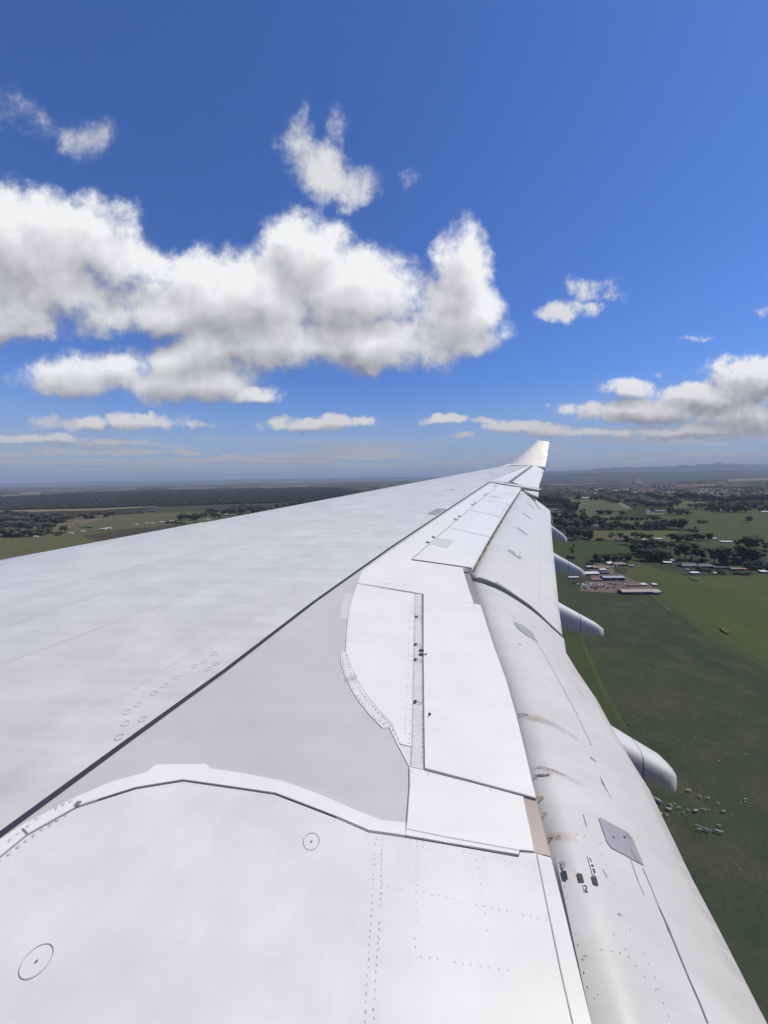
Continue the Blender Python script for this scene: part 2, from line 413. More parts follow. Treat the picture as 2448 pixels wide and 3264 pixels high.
patch_i = [0]
def field_patch(name, pts, mat, dz=None):
    patch_i[0] += 1
    vs = []
    for (x, y) in pts:
        X, Y, k = ground_at(x, y); vs.append((X, Y, 0))
    fine_ = []
    rr_ = random.Random(patch_i[0] * 17)
    for i in range(len(vs)):                      # uneven margins instead of ruled lines
        a, b = np.array(vs[i][:2]), np.array(vs[(i + 1) % len(vs)][:2]); L_ = np.hypot(*(b - a)); nn = np.array([-(b - a)[1], (b - a)[0]]) / (L_ + 1e-9)
        for q in range(9):
            p = a + (b - a) * q / 9 + (nn * rr_.uniform(-1, 1) * min(L_ * 0.012, 4.0) if q else 0); fine_.append((p[0], p[1], 0))
    vs = fine_
    z = dz if dz is not None else 0.05 + 0.03 * patch_i[0]
    vs = [(x, y, z) for x, y, _ in vs]
    n = len(vs)
    a = sum(vs[i][0] * vs[(i + 1) % n][1] - vs[(i + 1) % n][0] * vs[i][1] for i in range(n))
    f = tuple(range(n)) if a > 0 else tuple(reversed(range(n)))
    return mesh_obj(name, vs, [f], mat, kind='structure')

field_patch('pasture', [(300, 4200), (3600, 4200), (3400, 2400), (2900, 1800), (2448, 1740), (2200, 1700), (1700, 1690), (1200, 1760), (800, 1900)], M_PAST)
field_patch('green_field', [(1984, 1782), (2060, 1802), (2190, 1838), (2448, 1832), (2800, 1850), (2900, 2360), (2448, 2150), (2260, 2050), (2130, 1945), (2050, 1885), (2000, 1838)], M_GREEN)
EDGE = [(2000, 1838), (2050, 1885), (2130, 1945), (2260, 2050), (2448, 2150), (2900, 2360)]
for d0, d1, mt in ((-16, 8, M_MIX1), (-34, -16, M_MIX2)):  # strips fading the painted cloud shade into the green field
    field_patch('cloud_shade_edge', [(x - d0 * .25, y + d1 * min(1, .15 + (y - 1838) / 180)) for x, y in EDGE] + [(x - d0 * .25, y + d0 * min(1, .15 + (y - 1838) / 180)) for x, y in EDGE[::-1]], mt)
field_patch('grass_strip', [(1700, 2010), (1850, 2035), (1872, 2095), (1912, 2190), (1950, 2262), (2000, 2345), (1960, 2400), (1700, 2300)], M_BRIGHT)
field_patch('fence_line', [(1848, 2030), (1856, 2030), (1882, 2094), (1922, 2186), (1962, 2258), (2016, 2345), (2004, 2345), (1950, 2262), (1912, 2190), (1872, 2096)], M_GREEN)
field_patch('track', [(1990, 1832), (1994, 1831), (2060, 1880), (2140, 1945), (2136, 1947), (2056, 1884)], M_OLIVE)
#field_patch('track', [(2140, 1945), (2262, 2048), (2450, 2148), (2450, 2152), (2258, 2051), (2136, 1948)], M_BROWN)
field_patch('paddock', [(1760, 1727), (2000, 1728), (2022, 1775), (1905, 1768), (1835, 1790), (1760, 1790)], M_BRIGHT)
field_patch('paddock', [(1880, 1691), (2200, 1690), (2230, 1730), (1886, 1724)], M_OLIVE)
field_patch('paddock', [(2110, 1632), (2448, 1618), (2700, 1640), (2750, 1790), (2300, 1772), (2190, 1715), (2110, 1668)], M_GREEN)
field_patch('paddock', [(1780, 1584), (1960, 1597), (2012, 1622), (1958, 1650), (1850, 1650), (1822, 1622)], M_OLIVE)
field_patch('paddock', [(2255, 1581), (2385, 1580), (2385, 1592), (2275, 1597)], M_GREEN)
field_patch('paddock', [(2058, 1571), (2160, 1572), (2158, 1585), (2075, 1587)], M_GREEN)
field_patch('paddock', [(1840, 1660), (2100, 1658), (2100, 1676), (1840, 1678)], M_OLIVE)
field_patch('paddock', [(2130, 1596), (2260, 1600), (2260, 1618), (2150, 1622)], M_OLIVE)
field_patch('paddock', [(2330, 1566), (2600, 1560), (2600, 1572), (2340, 1574)], M_OLIVE)
field_patch('yard', [(1905, 1798), (1945, 1800), (1968, 1838), (2020, 1858), (2098, 1880), (2110, 1898), (1850, 1886), (1848, 1862), (1885, 1850), (1880, 1820)], M_DIRT)
field_patch('track', [(1962, 1830), (1972, 1828), (2030, 1855), (2085, 1868), (2070, 1876), (2010, 1862)], M_DIRT)
field_patch('road', [(1965, 1604), (1985, 1603), (2012, 1620), (2000, 1622)], M_ROADM)
field_patch('road', [(2058, 1634), (2116, 1637), (2116, 1640), (2060, 1639)], M_ROADM)
field_patch('road', [(1745, 1549), (1905, 1538), (1905, 1540), (1748, 1553)], M_TAN)
field_patch('paddock', [(1720, 1550), (1915, 1541), (1925, 1561), (1725, 1565)], M_BROWN)
field_patch('quarry', [(1925, 1545), (1990, 1530), (2080, 1526), (2170, 1540), (2260, 1555), (2160, 1566), (1940, 1562)], M_QUARRY)
# left side
field_patch('olive_field', [(-500, 1900), (-500, 1730), (0, 1716), (240, 1700), (470, 1686), (760, 1672), (900, 1672), (900, 1900)], M_OLIVE)
field_patch('olive_field', [(160, 1696), (390, 1640), (620, 1625), (760, 1640), (640, 1668), (470, 1682), (240, 1699)], M_OLIVE)
field_patch('dry_strip', [(-500, 1642), (-500, 1636), (0, 1627), (300, 1622), (500, 1612), (500, 1616), (300, 1627), (0, 1634)], M_TAN)
field_patch('brown_field', [(420, 1636), (500, 1617), (1000, 1598), (1000, 1612), (700, 1628), (560, 1634)], M_BROWN)
field_patch('dry_strip', [(-300, 1590), (10, 1580), (130, 1571), (128, 1577), (0, 1584), (-300, 1598)], M_TAN)
field_patch('dry_strip', [(140, 1572), (250, 1568), (252, 1570), (142, 1574)], M_TAN)
field_patch('dry_strip', [(540, 1556), (690, 1553), (690, 1555), (540, 1559)], M_TAN)
field_patch('dry_strip', [(830, 1550), (920, 1554), (920, 1558), (830, 1553)], M_TAN)
for q_ in (((60, 1572), (135, 1567), (135, 1571), (60, 1577)), ((205, 1569), (260, 1565), (260, 1568), (205, 1572)), ((380, 1558), (430, 1556), (430, 1559), (380, 1561)), ((420, 1549), (450, 1548), (450, 1550), (420, 1551)),
           ((470, 1549), (500, 1548), (500, 1549.5), (470, 1550.5)), ((120, 1548), (190, 1546), (190, 1548), (120, 1550)), ((620, 1545), (760, 1541), (760, 1543), (620, 1547)), ((870, 1538), (960, 1536), (960, 1538), (870, 1540)),
           ((880, 1546), (980, 1550), (980, 1553), (880, 1548)), ((1980, 1516), (2060, 1513), (2060, 1516), (1980, 1519)), ((2320, 1528), (2448, 1524), (2448, 1531), (2320, 1534)), ((2150, 1548), (2300, 1544), (2300, 1547), (2150, 1551))):
    field_patch('dry_strip', list(q_), M_TAN)
field_patch('tan_field', [(260, 1708), (560, 1672), (760, 1668), (900, 1676), (500, 1712), (330, 1730)], M_BROWN)
field_patch('bare_patch', [(2195, 1839), (2226, 1845), (2226, 1852), (2205, 1850)], M_OLIVE)
field_patch('bare_patch', [(2293, 2002), (2312, 2003), (2330, 2018), (2318, 2024), (2300, 2014)], M_OLIVE)
#field_patch('bare_patch', [(1935, 1908), (1970, 1906), (2003, 1920), (1975, 1926)], M_OLIVE)
#field_patch('bare_patch', [(2110, 2580), (2290, 2560), (2330, 2640), (2250, 2680), (2150, 2640)], M_BROWN)

# quarry face
X0, Y0, k0 = ground_at(2026, 1545)
def pile(name, px, py, w, h, mat, seed):
    X, Y, k = ground_at(px, py); W = w * k / FPX; Hh = h * k / FPX
    r = random.Random(seed); vs, fs = [], []
    N, Mr = 16, 5
    for j in range(Mr):
        f_ = j / (Mr - 1)
        for i in range(N):
            a_ = 2 * math.pi * i / N
            rr = (1 - f_ * 0.75) * (0.85 + 0.3 * r.random())
            vs.append((X + W / 2 * rr * math.cos(a_), Y + W * 0.6 * rr * math.sin(a_), -0.5 + Hh * f_ * (0.9 + 0.2 * r.random())))
    for j in range(Mr - 1):
        for i in range(N):
            i2 = (i + 1) % N; fs.append((j * N + i, j * N + i2, (j + 1) * N + i2, (j + 1) * N + i))
    fs.append(tuple((Mr - 1) * N + i for i in range(N)))
    o = mesh_obj(name, vs, fs, mat, kind='structure'); return o
pile('quarry_bank', 2028, 1541, 36, 15, M_SAND, 3)

# far hills
M_HILL = grass_mat('hill_scrub', (0.040, 0.046, 0.030), (0.055, 0.058, 0.034), (0.075, 0.070, 0.042), 0.0007, 0.003, 0.02, 0.25)
def ridge(name, dist, prof, depth=3500.0):
    """prof: (px, crest py) pairs; crest stands dist metres out, slopes fall off to both sides"""
    xs = np.linspace(prof[0][0], prof[-1][0], 160)
    cy = np.interp(xs, [p[0] for p in prof], [p[1] for p in prof])
    r = np.random.default_rng(len(name) + int(dist))
    cy = cy + np.convolve(r.normal(0, 1.2, 170), np.ones(11) / 11, 'valid')[:160]
    vs, fs = [], []
    rows = [(-1, 0.0), (-0.55, 0.45), (-0.2, 0.86), (0, 1.0), (0.5, 0.6), (1, 0)]
    for x, y in zip(xs, cy):
        d = ray(x, y); k = dist / d[1]
        zc = max(H + d[2] * k, 5.0)
        for (o_, hh) in rows:
            kk = k * (1 + o_ * depth / dist)
            vs.append((d[0] * kk, d[1] * kk, zc * hh * (0.93 + 0.14 * r.random()) - 3))
    n = len(rows)
    for i in range(159):
        for j in range(n - 1):
            a_ = i * n + j; fs.append((a_, a_ + n, a_ + n + 1, a_ + 1))
    return mesh_obj(name, vs, fs, M_HILL, smooth=True, kind='structure')
ridge('hills', 21000, [(1500, 1516), (1740, 1503), (1850, 1498), (1960, 1490), (2040, 1489), (2120, 1487), (2210, 1481), (2290, 1476), (2340, 1478), (2448, 1481), (2700, 1484)], 5000)
ridge('hills', 13000, [(1650, 1519), (1850, 1508), (1990, 1504), (2130, 1505), (2250, 1499), (2448, 1500), (2700, 1498)], 3500)
ridge('hills', 30000, [(-400, 1548), (0, 1541), (180, 1538), (260, 1535), (340, 1533), (420, 1534), (700, 1529), (1000, 1525), (1240, 1521), (1500, 1519)], 6000)

# ================================================================== WING
wing = thing('airplane', 'white airliner whose grey white wing with lowered flaps fills the view', 'airplane', (0, 0, H))
PSI = math.radians(11); SN, CS = math.sin(PSI), math.cos(PSI)
def st2xy(s, t): return s * SN + t * CS, s * CS - t * SN
def xy2st(x, y): return x * SN + y * CS, x * CS - y * SN

def t_line(s): return np.where(np.asarray(s) < 17.5, -3.0 + 0.2439 * np.asarray(s), 1.268 + 0.345 * (np.asarray(s) - 17.5))
def t_le(s): return -12.9 + 0.5953 * np.asarray(s)
def z_base(s): return -2.135 + 0.1057 * np.asarray(s)
def zA(s, t):
    s = np.asarray(s, float); t = np.asarray(t, float)
    L = np.maximum(t_line(s) - t_le(s), 0.8)
    tau = t - t_line(s)
    q = np.clip(-tau / L, 0, 1.2)
    fore = L * (0.030 * q * (1 - q) * 2.2 - 0.012 * q ** 6)
    ta = np.maximum(tau, 0)
    aft = -0.10 * ta - 0.012 * ta ** 2
    return z_base(s) + np.where(tau < 0, fore, aft)

def unproject(px, py, zf, ymin=0.6, ymax=34.0, n=1500):
    """first point where the sight line through a photo pixel meets the height field zf(s,t)"""
    d = ray(px, py)
    k = np.geomspace(ymin, ymax, n)
    X, Y, Z = d[0] * k, d[1] * k, d[2] * k
    s, t = xy2st(X, Y)
    f = Z - zf(s, t)
    i = np.where((f[:-1] > 0) & (f[1:] <= 0))[0]
    if len(i) == 0:
        j = int(np.argmin(np.abs(f))); return float(s[j]), float(t[j])
    i = i[0]; a = f[i] / (f[i] - f[i + 1])
    return float(s[i] + a * (s[i + 1] - s[i])), float(t[i] + a * (t[i + 1] - t[i]))

def to_st(pts, zf): return [unproject(x, y, zf) for x, y in pts]
# crop frames used when reading coordinates off enlarged views
def C3(*p): return [(1248 + .36166 * x, 1350 + .36166 * y) for x, y in p]
def C4(*p): return [(1000 + .42194 * x, 1750 + .42194 * y) for x, y in p]
def C5(*p): return [(1600 + .5112 * x, 1950 + .5112 * y) for x, y in p]
def C6(*p): return [(.7836 * x, 2350 + .7836 * y) for x, y in p]
def C7(*p): return [(1200 + .7523 * x, 2400 + .7523 * y) for x, y in p]
def CT(*p): return [(1560 + .14466 * x, 1380 + .14466 * y) for x, y in p]
def CM(*p): return [(1750 + .12055 * x, 2700 + .12055 * y) for x, y in p]
def CG(*p): return [(1480 + .14466 * x, 1800 + .14466 * y) for x, y in p]
def CH(*p): return [(1290 + .09946 * x, 1980 + .09946 * y) for x, y in p]

def spline(pts, per=6, closed=False):
    pts = [np.array(p, float) for p in pts]; n = len(pts); out = []
    rngi = range(n if closed else n - 1)
    for i in rngi:
        p0 = pts[(i - 1) % n] if (closed or i > 0) else 2 * pts[0] - pts[1]
        p1, p2 = pts[i], pts[(i + 1) % n]
        p3 = pts[(i + 2) % n] if (closed or i + 2 < n) else 2 * pts[-1] - pts[-2]
        for k in range(per):
            u = k / per
            out.append(tuple(0.5 * ((2 * p1) + (-p0 + p2) * u + (2 * p0 - 5 * p1 + 4 * p2 - p3) * u * u + (-p0 + 3 * p1 - 3 * p2 + p3) * u ** 3)))
    if not closed: out.append(tuple(pts[-1]))
    return out

def subdiv(poly, h, closed=True):
    out = []; n = len(poly)
    for i in range(n if closed else n - 1):
        a, b = np.array(poly[i]), np.array(poly[(i + 1) % n])
        L = np.hypot(*(b - a)); m_ = max(1, int(math.ceil(L / h)))
        for k in range(m_): out.append(tuple(a + (b - a) * k / m_))
    if not closed: out.append(tuple(poly[-1]))
    return out

def inside(poly, x, y):
    c = False; n = len(poly); j = n - 1
    for i in range(n):
        xi, yi = poly[i]; xj, yj = poly[j]
        if (yi > y) != (yj > y) and x < (xj - xi) * (y - yi) / (yj - yi + 1e-12) + xi: c = not c
        j = i
    return c

def panel(name, st, zf, off, thick, mat, h=0.25, parent=None, bevel=0.0, smooth=True):
    """sheet cut to the outline st (span, chord) and laid on the height field, with side walls down by thick"""
    st = subdiv(st, h)
    n = len(st)
    a = sum(st[i][0] * st[(i + 1) % n][1] - st[(i + 1) % n][0] * st[i][1] for i in range(n))
    if a < 0: st = st[::-1]
    xs = [p[0] for p in st]; ys = [p[1] for p in st]
    inner = []
    gx = np.arange(min(xs) + h * .5, max(xs), h); gy = np.arange(min(ys) + h * .5, max(ys), h)
    if len(gx) * len(gy) < 8000:
        for x in gx:
            for y in gy:
                if inside(st, x, y): inner.append((x, y))
    V = [Vector(p) for p in st] + [Vector(p) for p in inner]
    r = delaunay_2d_cdt(V, [], [list(range(n))], 1, 1e-6)
    ov, of = r[0], r[2]
    S = np.array([v[0] for v in ov]); T = np.array([v[1] for v in ov])
    Z = zf(S, T) + off
    X, Y = st2xy(S, T)
    verts = list(zip(X, Y, Z)); faces = []
    for f in of:
        p, q, w = (ov[i] for i in f[:3])
        # (s,t) frame is left handed with respect to (x,y): orient so that the sheet faces up
        xy = [st2xy(*v) for v in (p, q, w)]
        ar = (xy[1][0] - xy[0][0]) * (xy[2][1] - xy[0][1]) - (xy[2][0] - xy[0][0]) * (xy[1][1] - xy[0][1])
        faces.append(tuple(f) if ar > 0 else tuple(reversed(f)))
    nf_top = len(faces)
    if thick > 0:
        cnt = {}
        for f in faces:
            for i in range(len(f)):
                e_ = (f[i], f[(i + 1) % len(f)]); cnt[e_] = 1
        bnd = [e_ for e_ in cnt if (e_[1], e_[0]) not in cnt]
        mp_ = {}
        for e_ in bnd:
            for v in e_:
                if v not in mp_:
                    mp_[v] = len(verts); x, y, z = verts[v]; verts.append((x, y, z - thick))
        for (a_, b_) in bnd: faces.append((b_, a_, mp_[a_], mp_[b_]))
    o = mesh_obj(name, verts, faces, mat, parent or wing)
    if smooth: o.data.polygons.foreach_set('use_smooth', [i < nf_top for i in range(len(faces))])
    if smooth and thick > 0:
        o.data.set_sharp_from_angle(angle=math.radians(50))
    return o

def offset_line(st, w):
    """ribbon outline of half-width w (number or list) about a polyline"""
    P_ = np.array(st, float); n = len(P_)
    tg = np.gradient(P_, axis=0); tg /= np.linalg.norm(tg, axis=1)[:, None] + 1e-12
    nr = np.stack([-tg[:, 1], tg[:, 0]], 1)
    w = np.broadcast_to(np.asarray(w, float), (n,))[:, None]
    return P_ + nr * w, P_ - nr * w

def strip(name, px, zf, width, mat, off=0.004, parent=None, h=0.3, st=False, curve=0, taper=False):
    """ribbon of constant real width laid on a height field"""
    pts = px if st else to_st(px, zf)
    if curve: pts = spline(pts, curve)
    pts = subdiv(pts, h, closed=False)
    w = np.full(len(pts), width / 2)
    if taper:
        u = np.linspace(-1, 1, len(pts)); w = w * np.maximum(1 - u ** 4, 0.08)
    A, B = offset_line(pts, w)
    verts, faces = [], []
    for a_, b_ in zip(A, B):
        for p in (a_, b_):
            x, y = st2xy(*p); verts.append((x, y, float(zf(p[0], p[1])) + off))
    for i in range(len(A) - 1):
        q = (2 * i, 2 * i + 1, 2 * i + 3, 2 * i + 2)
        (x0, y0, _), (x1, y1, _), (x2, y2, _) = verts[q[0]], verts[q[1]], verts[q[2]]
        ar = (x1 - x0) * (y2 - y0) - (x2 - x0) * (y1 - y0)
        faces.append(q if ar > 0 else q[::-1])
    o = mesh_obj(name, verts, faces, mat, parent or wing)
    uvl = o.data.uv_layers.new(name='UVMap'); nn = len(A) - 1
    for lp in o.data.loops:
        uvl.data[lp.index].uv = (2 * (lp.vertex_index // 2) / nn - 1, 1 if lp.vertex_index % 2 else -1)
    return o

class Rivets:
    def __init__(self): self.v, self.f = [], []
    def add(self, s, t, zf, r=0.008, off=0.006):
        x, y = st2xy(s, t); z = float(zf(s, t)) + off
        b = len(self.v); N = 6
        for k in range(N):
            a_ = 2 * math.pi * k / N; self.v.append((x + r * math.cos(a_), y + r * math.sin(a_), z))
        self.v.append((x, y, z + r * 0.35))
        for k in range(N): self.f.append((b + k, b + (k + 1) % N, b + N))
    def row(self, px, zf, gap, r=0.008, off=0.006, jit=0.0, skip=0.0, st=False):
        pts = px if st else to_st(px, zf)
        pts = subdiv(pts, gap, closed=False)
        for s, t in pts:
            if random.random() < skip: continue
            self.add(s + random.uniform(-jit, jit), t + random.uniform(-jit, jit), zf, r * random.uniform(.75, 1.15), off)
    def build(self, name, parent, mat=None):
        return mesh_obj(name, self.v, self.f, mat or M_RIVET, parent, kind='stuff')

# ---- spoiler / fixed trailing edge curve (photo pixels, root to tip)
TE_PX_IN = C7((905, 1149), (850, 900), (800, 690), (745, 465), (738, 440), (678, 203)) + C4((1650, 1778), (1600, 1560), (1530, 1270), (1450, 990), (1370, 770), (1300, 560), (1265, 435), (1165, 152))
TE_PX_OUT = C3((685, 1280), (845, 1005), (955, 832), (1030, 718), (1090, 632), (1130, 575))
te_in = to_st([(1960, 3600)] + TE_PX_IN, zA); te_out = to_st(TE_PX_OUT, zA)
te_all = te_in + te_out
te_all.sort(key=lambda p: p[0])
TES = np.array([p[0] for p in te_all]); TET = np.array([p[1] for p in te_all])
def t_te(s): return np.interp(s, TES, TET)

# ---- main skin: leading edge, upper and lower surface as one closed body
SS = np.concatenate([np.linspace(-0.6, 17.5, 56), np.linspace(17.9, 26.35, 24)])
ALI = to_st(CT((430, 1105), (960, 715)), zA)
def t_aft(s):
    a = t_te(np.minimum(s, 16.4)) - 0.06
    b = np.interp(s, [ALI[0][0], ALI[1][0]], [ALI[0][1], ALI[1][1]])
    b = np.where(s > ALI[1][0], ALI[1][1] + 0.35 * (s - ALI[1][0]), b)
    return np.where(s < ALI[0][0], np.minimum(a, b + 9), b)
QN = 40
verts, faces = [], []
prof = []
qs = np.linspace(0, 1, QN)
for s in SS:
    tl_, ta_ = float(t_le(s)), float(t_aft(s)); c = ta_ - tl_
    thk = 0.105 * c
    row = []
    for q in qs[::-1]:                       # upper, aft to front
        tt = tl_ + c * q; row.append((s, tt, float(zA(s, tt))))
    z_le = row[-1][2]
    for a_ in (20, 45, 70, 90, 120, 155):    # nose
        r_ = thk * 0.22
        aa = math.radians(a_)
        row.append((s, tl_ - r_ * math.sin(aa) * 1.1, z_le - r_ * (1 - math.cos(aa))))
    for q in (0.08, 0.2, 0.4, 0.6, 0.8, 1.0):  # belly
        tt = tl_ + c * q
        row.append((s, tt, float(zA(s, tt)) - thk * (1.0 - 0.72 * q ** 1.5) * (0.75 + 0.5 * min(q * 4, 0.5))))
    prof.append(row)
nP = len(prof[0])
for row in prof:
    for (s, t_, z) in row:
        x, y = st2xy(s, t_); verts.append((x, y, z))
for i in range(len(SS) - 1):
    for j in range(nP):
        j2 = (j + 1) % nP
        faces.append((i * nP + j, i * nP + j2, (i + 1) * nP + j2, (i + 1) * nP + j))
faces.append(tuple(range(nP))[::-1]); faces.append(tuple((len(SS) - 1) * nP + j for j in range(nP)))
skin = mesh_obj('wing_skin', verts, faces, M_SKIN, wing, smooth=True)
skin.data.set_sharp_from_angle(angle=math.radians(40))

# ---- unseen fuselage, added just behind the eye to block sky light on the wing
fv, ff = [], []
TT = np.linspace(-26, 24, 26); NA = 28
for t_ in TT:
    rr = 2.75 * (1 - 0.0 * abs(t_))
    for k in range(NA):
        a_ = 2 * math.pi * k / NA; x, y = st2xy(-3.15 + rr * math.cos(a_), t_); fv.append((x, y, -0.75 + rr * math.sin(a_)))
for i in range(len(TT) - 1):
    for k in range(NA):
        k2 = (k + 1) % NA; ff.append((i * NA + k, i * NA + k2, (i + 1) * NA + k2, (i + 1) * NA + k))
ff += [tuple(range(NA)), tuple((len(TT) - 1) * NA + k for k in reversed(range(NA)))]
mesh_obj('unseen_fuselage', fv, ff, M_UNSEEN_FUSE, wing, smooth=True)

# ---- stripe
LINE_PX = [(-420, 2974), (0, 2664), (427, 2350), (720, 2137), (1000, 1921), (1240, 1750), (1400, 1643), (1555, 1540)]
line_st = to_st(LINE_PX, zA)
lw = 0.046
strip('stripe', line_st[:-1] + [line_st[-1]], zA, lw, M_STRIPE, 0.008, st=True, h=0.2)
strip('stripe', to_st([(1555, 1540)] + CT((870, 705)), zA), zA, 0.09, M_SEAM, 0.008, st=True, h=0.2)

# ---- mid grey panel behind the stripe
grey_px = [(-420, 2976), (0, 2666), (427, 2352), (720, 2139), (1000, 1923), (1150, 1817)] + C4((330, 265), (300, 340), (270, 440), (250, 610), (240, 775), (275, 880), (400, 1110), (590, 1330), (740, 1505), (760, 1660)) + [(1305, 2505), (1296, 2640)] + \
    C6((1550, 365), (1450, 325), (1300, 260), (1150, 205), (1000, 175), (858, 155), (635, 140), (600, 168), (450, 210), (300, 275), (100, 380), (0, 445)) + [(-420, 2995)]
panel('grey_skin_panel', to_st(grey_px, zA), zA, 0.0025, 0.0, M_GREY, 0.25)
# lighter touched-up rectangle at the upper edge of the grey panel
panel('touch_up_patch', to_st(C4((240, 335), (298, 340), (270, 440), (250, 535), (198, 532), (210, 430)), zA), zA, 0.0045, 0.0, M_TAPEL, 0.2)

# ---- white trailing-edge panels
P2 = C4((330, 262), (350, 215), (375, 165)) + [(1252, 1754), (1403, 1649), (1557, 1547)] + CT((100, 1075), (360, 1135), (700, 1210)) + \
    C3((1130, 572), (1090, 630), (1030, 716), (955, 830), (845, 1003), (685, 1279), (625, 1278)) + C4((1125, 150), (1165, 290), (1210, 417), (820, 343))
panel('trailing_edge_panel', to_st(P2, zA), zA, 0.010, 0.012, M_WHITE, 0.22)
P3 = C4((330, 268), (300, 340), (270, 440), (250, 610), (240, 775), (275, 880), (330, 1000), (400, 1110), (490, 1220), (590, 1330), (650, 1480), (738, 1503), (763, 347))
panel('trailing_edge_panel', to_st(P3, zA), zA, 0.012, 0.012, M_WHITE, 0.22)
P4 = C4((200, 778), (205, 870), (235, 960), (280, 1060), (350, 1170), (440, 1280), (520, 1358), (570, 1355), (630, 1480), (720, 1650), (748, 1645), (748, 1508), (665, 1470), (600, 1322), (500, 1212), (410, 1102), (340, 992), (285, 874), (275, 785))
panel('doubler_strip', to_st(P4, zA), zA, 0.009, 0.01, M_WHITE2, 0.15)
P5 = C4((767, 346), (818, 346), (826, 800), (832, 1400), (837, 1678), (727, 1650), (742, 1500))
panel('hinge_strip', to_st(P5, zA), zA, 0.009, 0.01, M_STRIP, 0.15)
P7 = C7((142, 66), (205, 80), (420, 135), (622, 192), (668, 424), (607, 420), (605, 440), (122, 358), (130, 300), (142, 140))
panel('trailing_edge_panel', to_st(P7, zA), zA, 0.012, 0.012, M_WHITE, 0.18)
sp_in = C4((830, 347), (1260, 432), (1300, 560), (1370, 770), (1450, 990), (1530, 1270), (1600, 1560), (1650, 1778)) + C7((676, 200), (620, 183), (206, 73)) + C4((842, 1678), (837, 1400), (830, 800))
sp = panel('spoiler', to_st(sp_in, zA), zA, 0.018, 0.05, M_WHITE, 0.22)
for bp in (C4((1125, 150), (1165, 152), (1265, 435), (1215, 425)), C7((625, 193), (678, 205), (738, 440), (668, 425))):
    panel('filler_strip', to_st(bp, zA), zA, 0.004, 0.02, M_BRONZE, 0.12)
strip('filler_gap', C4((1127, 176), (1180, 184)), zA, 0.05, M_DARK, 0.008, h=0.1)

# ---- root fairing (nearest white skin) with its raised edge strip
OUT = [(-420, 2990), (-150, 2800)] + C6((0, 425), (100, 360), (300, 255), (450, 190), (600, 148), (635, 118), (838, 116), (858, 135), (1000, 155), (1150, 185), (1300, 240), (1450, 305), (1550, 345), (1650, 355))
INN = [(-420, 3060), (-150, 2860)] + C6((0, 490), (110, 400), (315, 285), (400, 258), (550, 210), (745, 178), (900, 200), (1120, 232), (1370, 328), (1500, 385), (1648, 406))
panel('fairing_edge_strip', to_st(OUT + INN[::-1], zA), zA, 0.014, 0.014, M_WHITE, 0.10)
P10 = [(x, y + 5) for x, y in INN] + C7((120, 363), (600, 446), (607, 424), (668, 428), (738, 447), (745, 470), (800, 690), (850, 900), (910, 1149)) + [(1960, 3600), (1200, 3700), (200, 3700), (-420, 3600)]
fairing = panel('root_fairing', to_st(P10, zA), zA, 0.006, 0.04, M_WHITE2, 0.2)
strip('fairing_seam', [(x, y + 2) for x, y in INN], zA, 0.006, M_SEAMM, 0.009, h=0.05)
strip('fairing_seam', [(x, y + 2.5) for x, y in C6((400, 258), (550, 210), (745, 178), (900, 200), (1120, 232), (1370, 328))], zA, 0.007, M_SEAM, 0.0155, h=0.05)
strip('fairing_seam', C7((680, 435), (730, 680), (780, 920), (832, 1149)) + [(1890, 3560)], zA, 0.006, M_SEAML, 0.010)
strip('fairing_seam', C6((310, 290), (325, 270)), zA, 0.03, M_SEAM, 0.018)
strip('fairing_seam', C6((92, 382), (112, 402)), zA, 0.010, M_SEAM, 0.0165)

def ring(name, px, py, r, zf, parent=wing, mat=None, wd=0.0025, screw=True, off=0.0105):
    s, t = unproject(px, py, zf); N = 40; vs, fs = [], []
    for k in range(N):
        a_ = 2 * math.pi * k / N
        for rr in (r, r - wd):
            x, y = st2xy(s + rr * math.cos(a_), t + rr * math.sin(a_)); vs.append((x, y, float(zf(s, t + 0)) + 0 + float(zf(s + rr * math.cos(a_), t + rr * math.sin(a_)) - zf(s, t)) + off))
    for k in range(N):
        k2 = (k + 1) % N; fs.append((2 * k, 2 * k + 1, 2 * k2 + 1, 2 * k2))
    o = mesh_obj(name, vs, fs, mat or M_SEAMM, parent)
    if not screw: return o
    rv = Rivets(); rv.add(s, t, zf, 0.007, 0.009)
    rv.build('cover_screw', o, M_SEAM)
    return o
ring('round_cover', 993, 2686, 0.047, zA); ring('round_cover', 117, 3069, 0.058, zA)

for (x, y) in ((1350, 640), (1285, 670), (1430, 655), (1380, 690), (1170, 745), (1020, 850), (915, 925), (840, 975), (945, 1020), (830, 1050), (1360, 840), (1300, 890), (1450, 810), (1415, 590), (1520, 775), (1090, 800), (790, 1140)):
    px_, py_ = x * .4822, 1800 + y * .4822
    ring('fastener_ring', px_, py_, 0.030, zA, skin, M_FAINT, 0.006, False, 0.0035)
# ---- seams on the fixed surfaces
def seam(px, w=0.010, mat=None, off=0.0135, zf=zA, curve=0): return strip('seam', px, zf, w, mat or M_SEAM, off, curve=curve)
seam(C4((330, 265), (820, 345), (1210, 419)), 0.009)
seam(C4((820, 345), (826, 800), (832, 1400), (838, 1680)), 0.014)
seam(C4((842, 1682), (1000, 1722), (1200, 1772)) + C7((620, 187), (678, 203)), 0.012, off=0.0185)
seam(C7((140, 66), (142, 140), (130, 300), (122, 358)), 0.007, M_SEAML)
seam(C7((122, 358), (300, 390), (605, 440), (607, 420), (668, 426)), 0.008)
seam(C7((128, 330), (300, 365), (600, 420)), 0.006, M_SEAML)
seam(C4((652, 1484), (738, 1505), (738, 1640)), 0.008, M_SEAML)
seam(C4((765, 346), (742, 1500)), 0.007, M_SEAML)
